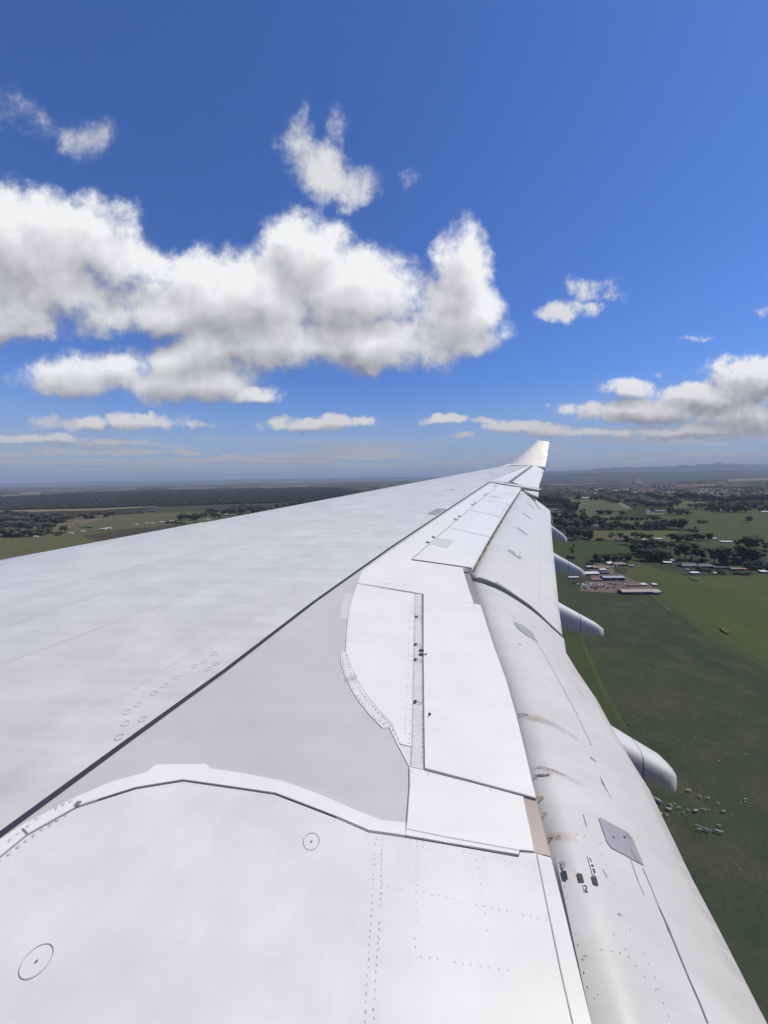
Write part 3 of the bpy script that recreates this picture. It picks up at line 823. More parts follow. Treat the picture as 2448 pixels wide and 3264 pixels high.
# slots and fittings along the spoiler hinge
for (x, y) in ((772, 520), (766, 731), (765, 847), (764, 1167)):
    strip('hinge_fitting', C4((x - 6, y), (x + 14, y + 3)), zA, 0.036, M_BLACK, 0.0235, h=0.02)
    strip('hinge_fitting', C4((x + 12, y - 6), (828, y + 4)), zA, 0.006, M_SEAMM, 0.0232, h=0.1)
    strip('hinge_fitting', C4((x + 12, y + 10), (828, y + 20)), zA, 0.006, M_SEAMM, 0.0232, h=0.1)
for y in (775, 805):
    strip('hinge_slot', C4((798, y), (832, y + 7)), zA, 0.034, M_BLACK, 0.0236, h=0.05)
for p in (C4((840, 805), (852, 812)), C4((868, 1262), (886, 1266)), C4((866, 1276), (872, 1278))):
    strip('paint_chip', p, zA, 0.028, M_BLACK, 0.0225, h=0.05)

# ---- outboard spoilers
HG = [(180, 1208), (500, 925), (680, 770), (790, 672), (895, 597), (938, 542)]
TEo = [(685, 1280), (845, 1005), (955, 832), (1030, 718), (1090, 632), (1130, 573)]
for i in range(5):
    poly = C3(HG[i], HG[i + 1], TEo[i + 1], TEo[i])
    st_ = np.array(to_st(poly, zA)); c_ = st_.mean(0)
    st_ = [tuple(p + (c_ - p) / np.linalg.norm(c_ - p) * 0.012) for p in st_]
    st_[2] = (st_[2][0], st_[2][1] + 0.05); st_[3] = (st_[3][0], st_[3][1] + 0.05)
    panel('spoiler', st_, zA, 0.024, 0.06, M_WHITE, 0.3)
seam(C3(*HG), 0.014, off=0.0262)
for i in range(5): seam(C3(HG[i], TEo[i]), 0.020 if i < 3 else 0.018, off=0.0262)
for (x, y) in ((322, 1055), (372, 1010), (566, 850), (598, 824), (712, 720), (738, 705), (822, 635), (845, 622), (912, 555)):
    strip('hinge_fitting', C3((x - 14, y - 3), (x + 14, y + 3)), zA, 0.06, M_BLACK, 0.0275, h=0.1)
panel('light_patch', to_st(C3((410, 1018), (552, 1042), (490, 1110), (350, 1072)), zA), zA, 0.0275, 0.0, M_TAPEL, 0.2)
panel('light_patch', to_st(C3((865, 640), (962, 655), (955, 664), (868, 648)), zA), zA, 0.0275, 0.0, M_TAPEL, 0.2)
panel('light_patch', to_st(C3((1025, 715), (1035, 720), (955, 832), (945, 822)), zA), zA, 0.0275, 0.0, M_TAPEL, 0.2)

# ---- flaps --------------------------------------------------------------
class Flap:
    def __init__(self, le, te, bend, drop, nose):
        self.le = np.array(le); self.te = np.array(te); self.bend, self.drop, self.nose = bend, drop, nose
        self.le = self.le[self.le[:, 0].argsort()]; self.te = self.te[self.te[:, 0].argsort()]
    def __call__(self, s, t):
        s = np.asarray(s, float); t = np.asarray(t, float)
        t0 = np.interp(s, self.le[:, 0], self.le[:, 1]); z0 = np.interp(s, self.le[:, 0], self.le[:, 2])
        t1 = np.interp(s, self.te[:, 0], self.te[:, 1]); z1 = np.interp(s, self.te[:, 0], self.te[:, 2])
        u = np.clip((t - t0) / (t1 - t0), -0.25, 1.15); c = t1 - t0
        w = (1 - self.bend) * u + self.bend * u * np.abs(u)
        return z0 - self.drop + (z1 - z0 + self.drop) * w - self.nose * c * np.exp(-np.maximum(u, -0.2) / 0.07)
def smooth_le(pts, n=14):
    a = np.array(sorted(pts)); s = np.linspace(a[0, 0], a[-1, 0], n)
    t = np.interp(s, a[:, 0], a[:, 1]); t = np.convolve(np.pad(t, 1, mode='edge'), [.25, .5, .25], 'valid')
    return [(ss, tt, float(zA(ss, tt))) for ss, tt in zip(s, t)]
# inboard
TEI = C5((375, 155), (400, 255), (470, 370), (590, 545), (680, 710), (800, 920), (920, 1110), (1050, 1380), (1185, 1663)) + C7((1450, 745), (1610, 1060)) + [(2560, 3480)]
tei = []
for (x, y) in TEI:
    d = ray(x, y); mm = d[0] / d[1]
    Y = 1.781 / (mm * CS - SN + 0.033 * (CS + mm * SN)); X = mm * Y; Z = d[2] / d[1] * Y
    s, t = xy2st(X, Y); tei.append((s, t, Z))
FI = Flap(smooth_le(te_in), tei, 0.58, 0.02, 0.10)
# outboard
TEO = [(1793, 2028), (1783, 1950), (1773, 1850), (1763, 1751), (1758, 1690), (1754, 1628)]
teo = []
for (x, y) in TEO:
    d = ray(x, y); mm = d[0] / d[1]; zr = d[2] / d[1]; kk = CS + mm * SN
    Y = -3.272 / (zr - 0.1206 * kk); s, t = xy2st(mm * Y, Y); teo.append((s, t, zr * Y))
leo = smooth_le(te_out + [te_in[-1]])
FO = Flap(leo, teo, 0.50, 0.0, 0.10)

EDGE_O = CG((140, 268), (250, 290), (470, 330), (560, 365), (800, 475), (1030, 610), (1250, 760), (1450, 900), (1659, 1085)) + [(1755, 1992), (1793, 2027)]
edge_st = to_st(EDGE_O, FO)
print('edge', [(round(a, 2), round(b, 2)) for a, b in edge_st])
print('tei', [(round(a, 2), round(b, 2), round(c, 2)) for a, b, c in tei])
print('teo', [(round(a, 2), round(b, 2), round(c, 2)) for a, b, c in teo])
print('te_in', [(round(a, 2), round(b, 2)) for a, b in te_in], 'te_out', [(round(a, 2), round(b, 2)) for a, b in te_out])
def flap_body(name, st, F, mat, thick):
    o = panel(name, st, F, 0.0, thick, mat, 0.12)
    return o
s_out = leo[-1][0]
out_poly = [p for p in edge_st] + [(a, b) for a, b, _ in teo[1:]] + [(s_out, leo[-1][1] - 0.10)] + \
    [(s, t - 0.16) for s, t, _ in leo[::-1] if edge_st[0][0] + 0.05 < s < s_out]
flap_o = flap_body('outboard_flap', out_poly, FO, M_FLAPOUT, 0.07)
# inboard outline: outer end follows the outboard flap's edge a hand's width further in
in_end = [(s - 0.10, t) for s, t in edge_st]
in_poly = in_end + [(a, b) for a, b, _ in tei[1:]] + [(FI.le[0][0], FI.le[0][1] - 0.15)] + [(s, t - 0.15) for s, t, _ in FI.le if FI.le[0][0] < s < edge_st[0][0] - 0.15]
flap_i = flap_body('inboard_flap', in_poly, FI, M_FLAP, 0.05)
# near-black sheet painting the shade in the cove below the spoilers' trailing edge
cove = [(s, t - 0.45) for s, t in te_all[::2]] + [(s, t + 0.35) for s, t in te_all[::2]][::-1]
panel('flap_cove_shade', cove, lambda s, t: zA(s, t) - 0.42, 0.0, 0.0, M_DARK, 0.4)

def on(F, px, off=0.004): return F
# outboard flap details
for a_, b_, w_ in (((1195, 700), (1257, 747), .10), ((1160, 790), (1232, 843), .10), ((1108, 918), (1196, 983), .12), ((1032, 1115), (1143, 1192), .17), ((917, 1398), (1060, 1488), .06)):
    strip('seal_patch', C3(a_, b_), FO, w_, M_TAPE, 0.006, flap_o, h=0.1)
strip('light_patch', C3((1095, 1150), (1118, 1166)), FO, 0.07, M_WHITE, 0.009, flap_o, h=0.1)
strip('seam', C3((1325, 720), (1328, 800), (1325, 1000), (1305, 1300), (1300, 1659)), FO, 0.010, M_TAPEL, 0.005, flap_o)
strip('seam', C3((1255, 745), (1210, 900), (1150, 1150), (1075, 1420)), FO, 0.012, M_TAPEL, 0.005, flap_o)
strip('rust_stain', C3((1265, 690), (1275, 715), (1320, 775)), FO, 0.12, M_RUST, 0.006, flap_o, curve=4, taper=True)
strip('rust_stain', C3((1310, 710), (1380, 760)), FO, 0.25, M_RUSTL, 0.005, flap_o, taper=True)
for p in (C3((1015, 1078), (1032, 1086)), C3((1300, 1025), (1306, 1035)), C3((1130, 1130), (1140, 1142))):
    strip('paint_chip', p, FO, 0.04, M_CHIP, 0.006, flap_o, h=0.05)
# edge seal on the flap end
strip('flap_end_seal', edge_st, lambda s, t: FO(s, t), 0.045, M_BRONZE, 0.008, flap_o, st=True, h=0.1)
# inboard flap details
FIo = FI
panel('seal_patch', to_st(C5((73, 64), (130, 85), (188, 128), (226, 192), (152, 148), (98, 106)), FI), FI, 0.006, 0.0, M_TAPE, 0.06, flap_i)
acc_px = C5((603, 1290), (612, 1286), (700, 1335), (790, 1383), (815, 1420), (850, 1500), (885, 1588), (780, 1528), (682, 1477), (655, 1440), (630, 1370))
accp = panel('access_panel', to_st(acc_px, FI), FI, 0.006, 0.0, M_ALU, 0.06, flap_i)
panel('tape_piece', to_st(C5((795, 1460), (825, 1478), (862, 1565), (850, 1560), (822, 1520)), FI), FI, 0.009, 0.0, M_TAPE, 0.05, accp)
strip('tape_piece', C5((782, 1392), (806, 1414)), FI, 0.03, M_TAPE, 0.009, accp, h=0.03)
for p in (C5((694, 1408), (700, 1416)), C5((760, 1405), (770, 1418))): strip('paint_chip', p, FI, 0.018, M_BLACK, 0.009, accp, h=0.02)
# span-wise seams near the trailing edge
strip('seam', C7((1130, 490), (1165, 570), (1200, 660)), FI, 0.008, M_SEAML, 0.005, flap_i)
strip('seam', C7((1200, 660), (1240, 750), (1260, 800), (1330, 970), (1370, 1060), (1405, 1149)), FI, 0.008, M_SEAM, 0.006, flap_i)
strip('seam', C7((1215, 690), (1240, 752), (1258, 795)), FI, 0.016, M_SEAM, 0.007, flap_i, taper=True)
strip('seam', C5((60, 20), (150, 120), (230, 210), (290, 310), (380, 470), (480, 660), (560, 830)), FI, 0.010, M_TAPEL, 0.005, flap_i)
strip('seam', C5((600, 1000), (640, 1090), (700, 1195)), FI, 0.012, M_CHIP, 0.006, flap_i, taper=True)
strip('seam', C7((1075, 445), (1110, 545), (1135, 600)), FI, 0.005, M_SEAML, 0.005, flap_i)
for p, w_, m_ in ((C5((88, 648), (130, 640), (170, 650)), .022, M_CHIP), (C5((90, 655), (200, 662), (300, 695), (400, 750), (500, 815)), .10, M_RUSTL),
                  (C5((185, 990), (240, 972), (300, 985), (370, 1012), (440, 1045)), .018, M_CHIP), (C5((240, 980), (340, 1005), (440, 1050), (540, 1100)), .07, M_RUSTL),
                  (C5((190, 1030), (250, 1022), (312, 1018)), .030, M_CHIP), (C5((205, 1172), (265, 1163)), .03, M_RUST), (C5((245, 1265), (285, 1262)), .016, M_RUST),
                  (C5((280, 1420), (320, 1418)), .02, M_CHIP), (C5((345, 1405), (370, 1408)), .018, M_CHIP), (C5((280, 1412), (400, 1405), (480, 1425)), .06, M_RUSTL),
                  (C5((548, 905), (565, 920)), .03, M_CHIP), (C5((560, 915), (600, 948)), .02, M_RUST), (C5((103, 200), (125, 212)), .03, M_CHIP),
                  (C5((465, 480), (490, 505), (520, 540)), .018, M_CHIP), (C7((1022, 682), (1045, 695)), .012, M_CHIP), (C7((875, 866), (895, 868)), .010, M_RUST),
                  (C7((935, 1028), (940, 1031)), .010, M_CHIP), (C5((510, 1265), (530, 1340)), .006, M_SEAML), (C5((630, 1605), (660, 1660)), .006, M_SEAML)):
    strip('stain', p, FI, w_ * (0.6 if m_ is M_CHIP else 1.0), m_, 0.007, flap_i, curve=3 if len(p) > 2 else 0, taper=len(p) > 3, h=0.05)
# position marks: three dark squares with painted figures
for q in (CM((312, 642), (455, 652), (505, 892), (366, 885)), CM((738, 705), (870, 728), (935, 965), (800, 935)), CM((1112, 782), (1250, 822), (1312, 1043), (1180, 1000))):
    panel('mark_square', to_st(q, FI), FI, 0.006, 0.0, M_BLACK, 0.05, flap_i)
for q in (CM((1010, 230), (1110, 255), (1200, 460), (1315, 740), (1260, 790), (1150, 740), (1085, 500)), CM((885, 990), (975, 975), (1050, 1200), (940, 1215))):
    panel('mark_backing', to_st(q, FI), FI, 0.0045, 0.0, M_STRIP, 0.05, flap_i)
panel('mark_figure', to_st(CM((250, 395), (300, 385), (400, 400), (432, 430), (420, 470), (442, 490), (430, 550), (400, 585), (350, 585), (335, 540), (330, 480), (312, 430)), FI), FI, 0.0065, 0.0, M_TAPE, 0.04, flap_i)
for st_ in (CM((1070, 300), (1090, 335), (1112, 375), (1132, 420)), CM((1108, 515), (1190, 525)), CM((1138, 478), (1168, 560)), CM((1160, 610), (1185, 670), (1208, 732)), CM((1160, 610), (1222, 622)), CM((1182, 665), (1245, 690)),
            CM((925, 1060), (950, 1045), (985, 1065), (1000, 1105), (975, 1140), (955, 1165), (975, 1192), (1025, 1190))):
    strip('mark_figure', st_, FI, 0.0058, M_BLACK, 0.0075, flap_i, curve=4 if len(st_) > 4 else 0, h=0.02)

# ---- rivets
rv = Rivets()
for row_ in (C6((1530, 415), (1525, 500), (1517, 650), (1507, 790), (1498, 940), (1487, 1120)), C6((1557, 410), (1552, 520), (1550, 640), (1543, 760), (1530, 960), (1522, 1110))):
    rv.row(row_ + [(row_[-1][0] - 8, 3560)], zA, 0.028, 0.0048, 0.0075, 0.002, 0.08)
for row_ in (C7((22, 400), (24, 560), (20, 720), (12, 830)), C7((168, 420), (170, 560), (172, 720), (168, 830)), C7((420, 430), (440, 520), (455, 640), (470, 760)), C7((20, 570), (170, 590), (330, 620), (520, 670), (720, 710)),
             C7((0, 345), (120, 365), (250, 395), (400, 430), (600, 470)), C7((0, 370), (120, 390), (250, 415)), C7((190, 870), (400, 900), (560, 930))):
    rv.row(row_, zA, 0.045, 0.0036, 0.0075, 0.003, 0.2)
rv.row(C6((0, 505), (40, 478), (75, 450), (140, 402), (205, 358), (268, 322)), zA, 0.055, 0.012, 0.0085, 0.002)
rv.row(C6((40, 428), (75, 402), (150, 340), (230, 296), (290, 268)), zA, 0.055, 0.010, 0.0155, 0.002, 0.1)
rv.build('rivets', wing)
rv = Rivets()
rowL = [(322, 280), (290, 390), (275, 480), (268, 600), (258, 700), (250, 770)]
rv.row(C4(*rowL), zA, 0.055, 0.008, 0.0135, 0.002, 0.1)
for row_ in (C4((755, 350), (735, 500), (722, 650), (712, 900), (700, 1150), (692, 1400)), C4((758, 420), (752, 600), (740, 900), (730, 1250), (725, 1480)), C4((775, 350), (765, 700), (755, 1100), (748, 1500)), C4((812, 440), (815, 700), (818, 1000), (822, 1300), (822, 1620))):
    rv.row(row_, zA, 0.05, 0.007, 0.0135, 0.003, 0.15)
for row_ in (C4((218, 790), (228, 900), (262, 1000), (315, 1090), (390, 1200), (470, 1290), (530, 1330)), C4((250, 790), (262, 900), (300, 990), (350, 1080), (420, 1170), (520, 1270), (580, 1340), (640, 1440), (665, 1500))):
    rv.row(row_, zA, 0.05, 0.010, 0.0115, 0.003, 0.1)
for row_ in (C4((320, 640), (440, 660), (560, 690), (660, 720)), C4((340, 770), (480, 800), (640, 830)), C4((360, 435), (520, 462), (640, 485)), C4((400, 1095), (510, 1105), (640, 1130), (720, 1160)), C4((895, 1610), (1060, 1660))):
    rv.row(row_, zA, 0.09, 0.006, 0.0135, 0.004, 0.25)
rv.row(C7((150, 85), (220, 95), (330, 120), (520, 175)), zA, 0.07, 0.006, 0.0135, 0.004, 0.3)
rv.build('rivets', wing)
rv = Rivets()
for row_ in (C5((120, 200), (180, 300), (240, 430), (300, 560), (380, 750), (430, 880)), C5((390, 780), (430, 890), (530, 970)), C5((140, 800), (160, 950), (200, 1200), (260, 1400), (320, 1560)), C5((310, 1360), (400, 1380), (500, 1400)),
             C7((760, 400), (800, 560), (850, 760), (900, 980)), C7((760, 335), (850, 345), (950, 378)), C7((940, 390), (1010, 560), (1080, 750), (1160, 900), (1240, 1120)), C7((910, 830), (1000, 845), (1070, 862)), C7((1010, 770), (1100, 900), (1180, 1000))):
    rv.row(row_, FI, 0.06, 0.0038, 0.003, 0.004, 0.35)
rv.build('rivets', flap_i)
rv = Rivets()
def KL(*p): return [(.4822 * x, 1800 + .4822 * y) for x, y in p]
for row_, gap in ((KL((0, 600), (330, 530), (650, 420)), .09), (KL((0, 640), (300, 560)), .10), (KL((700, 810), (1000, 670), (1659, 380)), .06), (KL((850, 845), (1200, 670), (1659, 430)), .07),
                  (KL((500, 980), (800, 860), (1000, 770)), .14), (KL((1100, 230), (1659, 60)), .10), (KL((640, 690), (900, 600), (1300, 430)), .16)):
    rv.row(row_, zA, gap, 0.0075, 0.001, 0.012, 0.45)
rv.build('rivets', skin, M_SEAML)

# faint skin joints on the forward surface
for a_, b_ in (((0, 2120), (1400, 1600)), ((0, 2005), (900, 1690)), ((150, 1880), (1100, 1640)), ((420, 2200), (1200, 1720))):
    strip('skin_joint', [a_, ((a_[0] + b_[0]) / 2, (a_[1] + b_[1]) / 2), b_], zA, 0.012, M_FAINT, 0.002, skin)
# stencilled warning, two lines, worn past reading
for a_, b_ in (((1368, 1640), (1404, 1621)), ((1379, 1642), (1416, 1622))):
    strip('stencil_line', [a_, b_], zA, 0.16, M_GREYTXT, 0.004, skin, h=0.15)
strip('stencil_line', [(1425, 1561), (1433, 1562)], zA, 0.12, M_GREYTXT, 0.004, skin, h=0.15)
strip('stencil_line', [(1439, 1563), (1447, 1560)], zA, 0.12, M_GREYTXT, 0.004, skin, h=0.15)
# dirt smudges
strip('smudge', C4((520, 275), (600, 262)), zA, 0.25, M_RUSTL, 0.0145, taper=True)
strip('smudge', C4((250, 960), (310, 1010)), zA, 0.20, M_RUSTL, 0.0125, taper=True, h=0.08)

# ---- leading-edge slats (visible as a bright lip past the skin edge)
def slat(s0, s1):
    vs, fs = [], []
    S = np.linspace(s0, s1, 12); prof_ = [(0.0, -0.10), (-0.10, -0.02), (-0.25, 0.0), (-0.40, -0.04), (-0.50, -0.14), (-0.48, -0.28), (-0.30, -0.36), (-0.05, -0.30)]
    for s in S:
        z0 = float(zA(s, float(t_le(s)))); k = max(0.35, 1 - s * 0.03)
        for (a_, b_) in prof_:
            x, y = st2xy(s, float(t_le(s)) + (a_ - 0.02) * k); vs.append((x, y, z0 + b_ * k - 0.015))
    n = len(prof_)
    for i in range(len(S) - 1):
        for j in range(n):
            j2 = (j + 1) % n; fs.append((i * n + j, (i + 1) * n + j, (i + 1) * n + j2, i * n + j2))
    fs.append(tuple(range(n))); fs.append(tuple((len(S) - 1) * n + j for j in range(n))[::-1])
    return mesh_obj('leading_edge_slat', vs, fs, M_SLAT, wing, smooth=True)
slat(3.2, 6.1)
slat(6.15, 9.8)

# ---- aileron and tip
ail = CT((505, 1085), (985, 722), (1020, 728), (1205, 822), (1160, 960), (1105, 1110), (1090, 1225), (700, 1160))
aileron = panel('aileron', to_st(ail, zA), zA, 0.02, 0.06, M_WHITE, 0.3)
strip('hinge_gap', CT((430, 1105), (700, 905), (960, 718)), zA, 0.13, M_SEAM, 0.03)
panel('tip_panel', to_st(CT((20, 1070), (870, 712), (950, 715), (420, 1100), (160, 1060)), zA), zA, 0.012, 0.01, M_WHITE, 0.4)
strip('end_fence', CT((95, 1075), (400, 1105), (700, 1165)), zA, 0.16, M_BRONZE, 0.028)
strip('end_fence', CT((100, 1095), (360, 1140), (800, 1210), (1125, 1275)), zA, 0.42, M_WHITE2, 0.05)
seam(CT((350, 1115), (355, 1150)), 0.05, off=0.055)
seam(CT((30, 1112), (360, 1160), (700, 1225)), 0.04, off=0.054)
panel('aileron', to_st(CT((760, 1265), (1085, 1300), (1075, 1400), (900, 1330)), zA), lambda s, t: zA(s, t), 0.0, 0.05, M_WHITE2, 0.3)

# ---- winglet
def winglet_pt(px, py, s):
    d = ray(px, py); mm = d[0] / d[1]; Y = s / (CS + mm * SN)
    return np.array([mm * Y, Y, d[2] / d[1] * Y])
bl, bt = winglet_pt(*CT((480, 684))[0], 26.35), winglet_pt(*CT((1235, 745))[0], 26.6)
tl_, tt_ = winglet_pt(*CT((1052, 166))[0], 28.3), winglet_pt(*CT((1322, 192))[0], 28.4)
def winglet_body():
    vs, fs = [], []; NR, NC = 9, 14
    nrm = np.cross(bt - bl, tl_ - bl); nrm /= np.linalg.norm(nrm)
    if nrm[1] > 0: nrm = -nrm
    for i in range(NR):
        v = i / (NR - 1)
        a_, b_ = bl + (tl_ - bl) * v, bt + (tt_ - bt) * v
        c = np.linalg.norm(b_ - a_)
        for side in (1, -1):
            for j in range(NC):
                u = j / (NC - 1)
                th = 0.5 * c * 0.10 * (2.97 * math.sqrt(u) - 1.26 * u - 3.52 * u * u + 2.84 * u ** 3 - 1.015 * u ** 4) * 1.0
                vs.append(a_ + (b_ - a_) * u + nrm * th * side * (0.35 if side > 0 else 1.2))
    W = 2 * NC
    for i in range(NR - 1):
        for j in range(NC - 1):
            a_ = i * W + j; fs.append((a_, a_ + 1, a_ + W + 1, a_ + W))
            a_ = i * W + NC + j; fs.append((a_ + 1, a_, a_ + W, a_ + W + 1))
        a_ = i * W + NC - 1; b_ = i * W + 2 * NC - 1; fs.append((a_, b_, b_ + W, a_ + W))
    top = (NR - 1) * W
    fs.append(tuple(top + j for j in range(NC)) + tuple(top + NC + j for j in reversed(range(NC))))
    fs.append(tuple(reversed(tuple(range(NC)) + tuple(NC + j for j in reversed(range(NC))))))
    return mesh_obj('winglet', vs, fs, M_WLET, wing, smooth=True)
wl = winglet_body(); wl.data.set_sharp_from_angle(angle=math.radians(40))
# fillet joining tip and winglet
fil = []
fp = [winglet_pt(x, y, s) for (x, y), s in zip(CT((255, 745), (400, 690), (480, 680), (880, 690), (1235, 742), (1228, 752), (1000, 722), (860, 712), (480, 700), (300, 738)), (25.6, 26.0, 26.3, 26.5, 26.6, 26.55, 26.3, 26.1, 25.9, 25.7))]
vs = [tuple(p) for p in fp] + [tuple(p - np.array([0, 0, 0.22])) for p in fp]; n = len(fp)
fs = [tuple(range(n))] + [(i, i + n, (i + 1) % n + n, (i + 1) % n) for i in range(n)] + [tuple(reversed(range(n, 2 * n)))]
mesh_obj('winglet_root', vs, fs, M_WHITE2, wing)
# static discharge wicks
def rod(name, a_, b_, r, mat, parent):
    a_, b_ = np.array(a_), np.array(b_); d = b_ - a_; d /= np.linalg.norm(d)
    p = np.cross(d, [0, 0, 1]); p /= np.linalg.norm(p); q = np.cross(d, p); vs, fs = [], []
    for c in (a_, b_):
        for k in range(6):
            an = math.pi * k / 3; vs.append(c + r * (p * math.cos(an) + q * math.sin(an)))
    for k in range(6): fs.append((k, (k + 1) % 6, 6 + (k + 1) % 6, 6 + k))
    fs += [tuple(range(5, -1, -1)), tuple(range(6, 12))]
    return mesh_obj(name, vs, fs, mat, parent)
aft = np.array([CS, -SN, 0])
for v in (0.02, 0.18, 0.60, 0.99):
    p = bt + (tt_ - bt) * v
    rod('static_wick', p - aft * 0.12, p + aft * 0.22, 0.014, M_SEAM, wl)
for (x, y) in CT((1200, 822), (1190, 850), (1180, 878), (1170, 902)):
    s, t = unproject(x, y, zA); X, Y = st2xy(s, t); z = float(zA(s, t)) + .03
    p = np.array([X, Y, z]); rod('static_wick', p - aft * 0.12, p + aft * 0.12, 0.014, M_SEAM, aileron)

# ---- flap track fairings
def fairing(s0, t_end, z_end, F, t_te0, length, hw, hgt, tip_hgt, blunt):
    """canoe pod: stations along the chord, rounded-top section"""
    N = 18; Mx = 16; vs, fs = [], []
    for i in range(N):
        u = i / (N - 1)
        t = t_end - length * (1 - u)
        # height tapers to both ends; the tail keeps tip_hgt
        g = 1 - (1 - u) ** 3 * 0.55
        hh = hgt + (tip_hgt - hgt) * np.clip((u - 0.35) / 0.65, 0, 1) ** 1.1
        if u < 0.3: hh *= (0.25 + 0.75 * math.sin(u / 0.3 * math.pi / 2))
        w = hw * (1 - blunt * np.clip((u - 0.4) / 0.6, 0, 1) ** 1.3)
        if u < 0.3: w *= (0.3 + 0.7 * math.sin(u / 0.3 * math.pi / 2))
        if i == N - 1: hh *= 0.86; w *= 0.7
        z_te0 = float(F(s0, t_te0)) - 0.03
        zt = z_te0 + (z_end - z_te0) * (t - t_te0) / (t_end - t_te0) if t > t_te0 else float(F(s0, t)) - 0.03 - 0.25 * (t_te0 - t)
        if i == N - 1: zt -= 0.03
        for j in range(Mx):
            a_ = 2 * math.pi * j / Mx
            ca, sa = math.cos(a_), math.sin(a_)
            ex = 0.42
            dx_ = w * math.copysign(abs(ca) ** ex, ca); dz_ = hh / 2 * math.copysign(abs(sa) ** (0.62 if sa > 0 else 0.45), sa)
            x, y = st2xy(s0 + dx_, t); vs.append((x, y, zt - hh / 2 + dz_))
    for i in range(N - 1):
        for j in range(Mx):
            j2 = (j + 1) % Mx; fs.append((i * Mx + j, (i + 1) * Mx + j, (i + 1) * Mx + j2, i * Mx + j2))
    fs.append(tuple(range(Mx))); fs.append(tuple(reversed([(N - 1) * Mx + j for j in range(Mx)])))
    o = mesh_obj('flap_track_fairing', vs, fs, M_FAIR, wing, smooth=True)
    # joint between pod and tail cone
    i = N - 5; vv = []
    ffs = []
    for j in range(Mx):
        p0 = np.array(vs[i * Mx + j]); c = np.mean(np.array(vs[i * Mx:(i + 1) * Mx]), axis=0)
        d = (p0 - c) * 1.006
        vv.append(c + d - aft * 0.006); vv.append(c + d + aft * 0.006)
    for j in range(Mx):
        j2 = (j + 1) % Mx; ffs.append((2 * j, 2 * j + 1, 2 * j2 + 1, 2 * j2))
    mesh_obj('seam', vv, ffs, M_SEAM, o)
    return o
def tip_of(px, py, s):
    d = ray(px, py); mm = d[0] / d[1]; Y = s / (CS + mm * SN); X = mm * Y; _, t = xy2st(X, Y); return t, d[2] / d[1] * Y
FAIRS = [((2142, 2440), 4.34, 1.5, 0.21, 0.48, 0.25, 0.28), ((1921, 1998), 7.55, 1.8, 0.20, 0.62, 0.17, 0.55),
         ((1863, 1818), 10.6, 1.8, 0.19, 0.66, 0.15, 0.55), ((1806, 1711), 13.6, 1.7, 0.18, 0.62, 0.20, 0.5), ((1763, 1664), 15.4, 1.4, 0.15, 0.38, 0.12, 0.5)]
for (px, py), s0, ln, hw, hg, th, bl_ in FAIRS:
    t_e, z_e = tip_of(px, py, s0)
    F = FI if s0 < 6 else FO
    te_ = F.te; t0_ = float(np.interp(s0, te_[:, 0], te_[:, 1]))
    fairing(s0, t_e, z_e, F, t0_, ln, hw, hg, th, bl_)

# ================================================================== TREES
def foliage_mat(name, col, nscale=7.0):
    m, nt, bs = new_mat(name)
    oi = nt.nodes.new('ShaderNodeObjectInfo'); t = nt.nodes.new('ShaderNodeTexCoord').outputs['Object']
    n_ = E(nt, noise(nt, t, nscale, 4, 0.7).outputs[0])
    hs = nt.nodes.new('ShaderNodeHueSaturation'); hs.inputs['Color'].default_value = (*col, 1)
    rnd = E(nt, oi.outputs['Random'])
    nt.links.new((rnd * 0.5 + n_ * 0.9 + 0.3).s, hs.inputs['Value'])
    nt.links.new((rnd * 0.06 + 0.47).s, hs.inputs['Hue'])
    nt.links.new(hs.outputs[0], bs.inputs['Base Color'])
    bs.inputs['Roughness'].default_value = 0.9; bs.inputs['Specular IOR Level'].default_value = 0.1
    return m
M_LEAF = foliage_mat('foliage_gum', (0.078, 0.086, 0.046))
M_LEAFD = foliage_mat('foliage_dark', (0.058, 0.068, 0.038))
M_LEAFB = foliage_mat('foliage_brown', (0.082, 0.068, 0.044))
M_TRUNK = plain('bark', (0.16, 0.13, 0.10), 0.9, 0.2, 4)
M_WOOD = foliage_mat('woodland', (0.027, 0.032, 0.022), 0.012)  # dark green carries the cloud shade painted over the far forest

PHI = (1 + 5 ** .5) / 2
ICO_V = np.array([(-1, PHI, 0), (1, PHI, 0), (-1, -PHI, 0), (1, -PHI, 0), (0, -1, PHI), (0, 1, PHI), (0, -1, -PHI), (0, 1, -PHI), (PHI, 0, -1), (PHI, 0, 1), (-PHI, 0, -1), (-PHI, 0, 1)]) / math.sqrt(1 + PHI * PHI)
ICO_F = [(0, 11, 5), (0, 5, 1), (0, 1, 7), (0, 7, 10), (0, 10, 11), (1, 5, 9), (5, 11, 4), (11, 10, 2), (10, 7, 6), (7, 1, 8), (3, 9, 4), (3, 4, 2), (3, 2, 6), (3, 6, 8), (3, 8, 9), (4, 9, 5), (2, 4, 11), (6, 2, 10), (8, 6, 7), (9, 8, 1)]
def ico2():
    vs = [tuple(v) for v in ICO_V]; cache = {}; fs = []
    def mid(a, b):
        k = (min(a, b), max(a, b))
        if k not in cache:
            m_ = (np.array(vs[a]) + np.array(vs[b])); m_ /= np.linalg.norm(m_); vs.append(tuple(m_)); cache[k] = len(vs) - 1
        return cache[k]
    for a, b, c in ICO_F:
        ab, bc, ca = mid(a, b), mid(b, c), mid(c, a); fs += [(a, ab, ca), (b, bc, ab), (c, ca, bc), (ab, bc, ca)]
    return np.array(vs), fs
I2V, I2F = ico2()

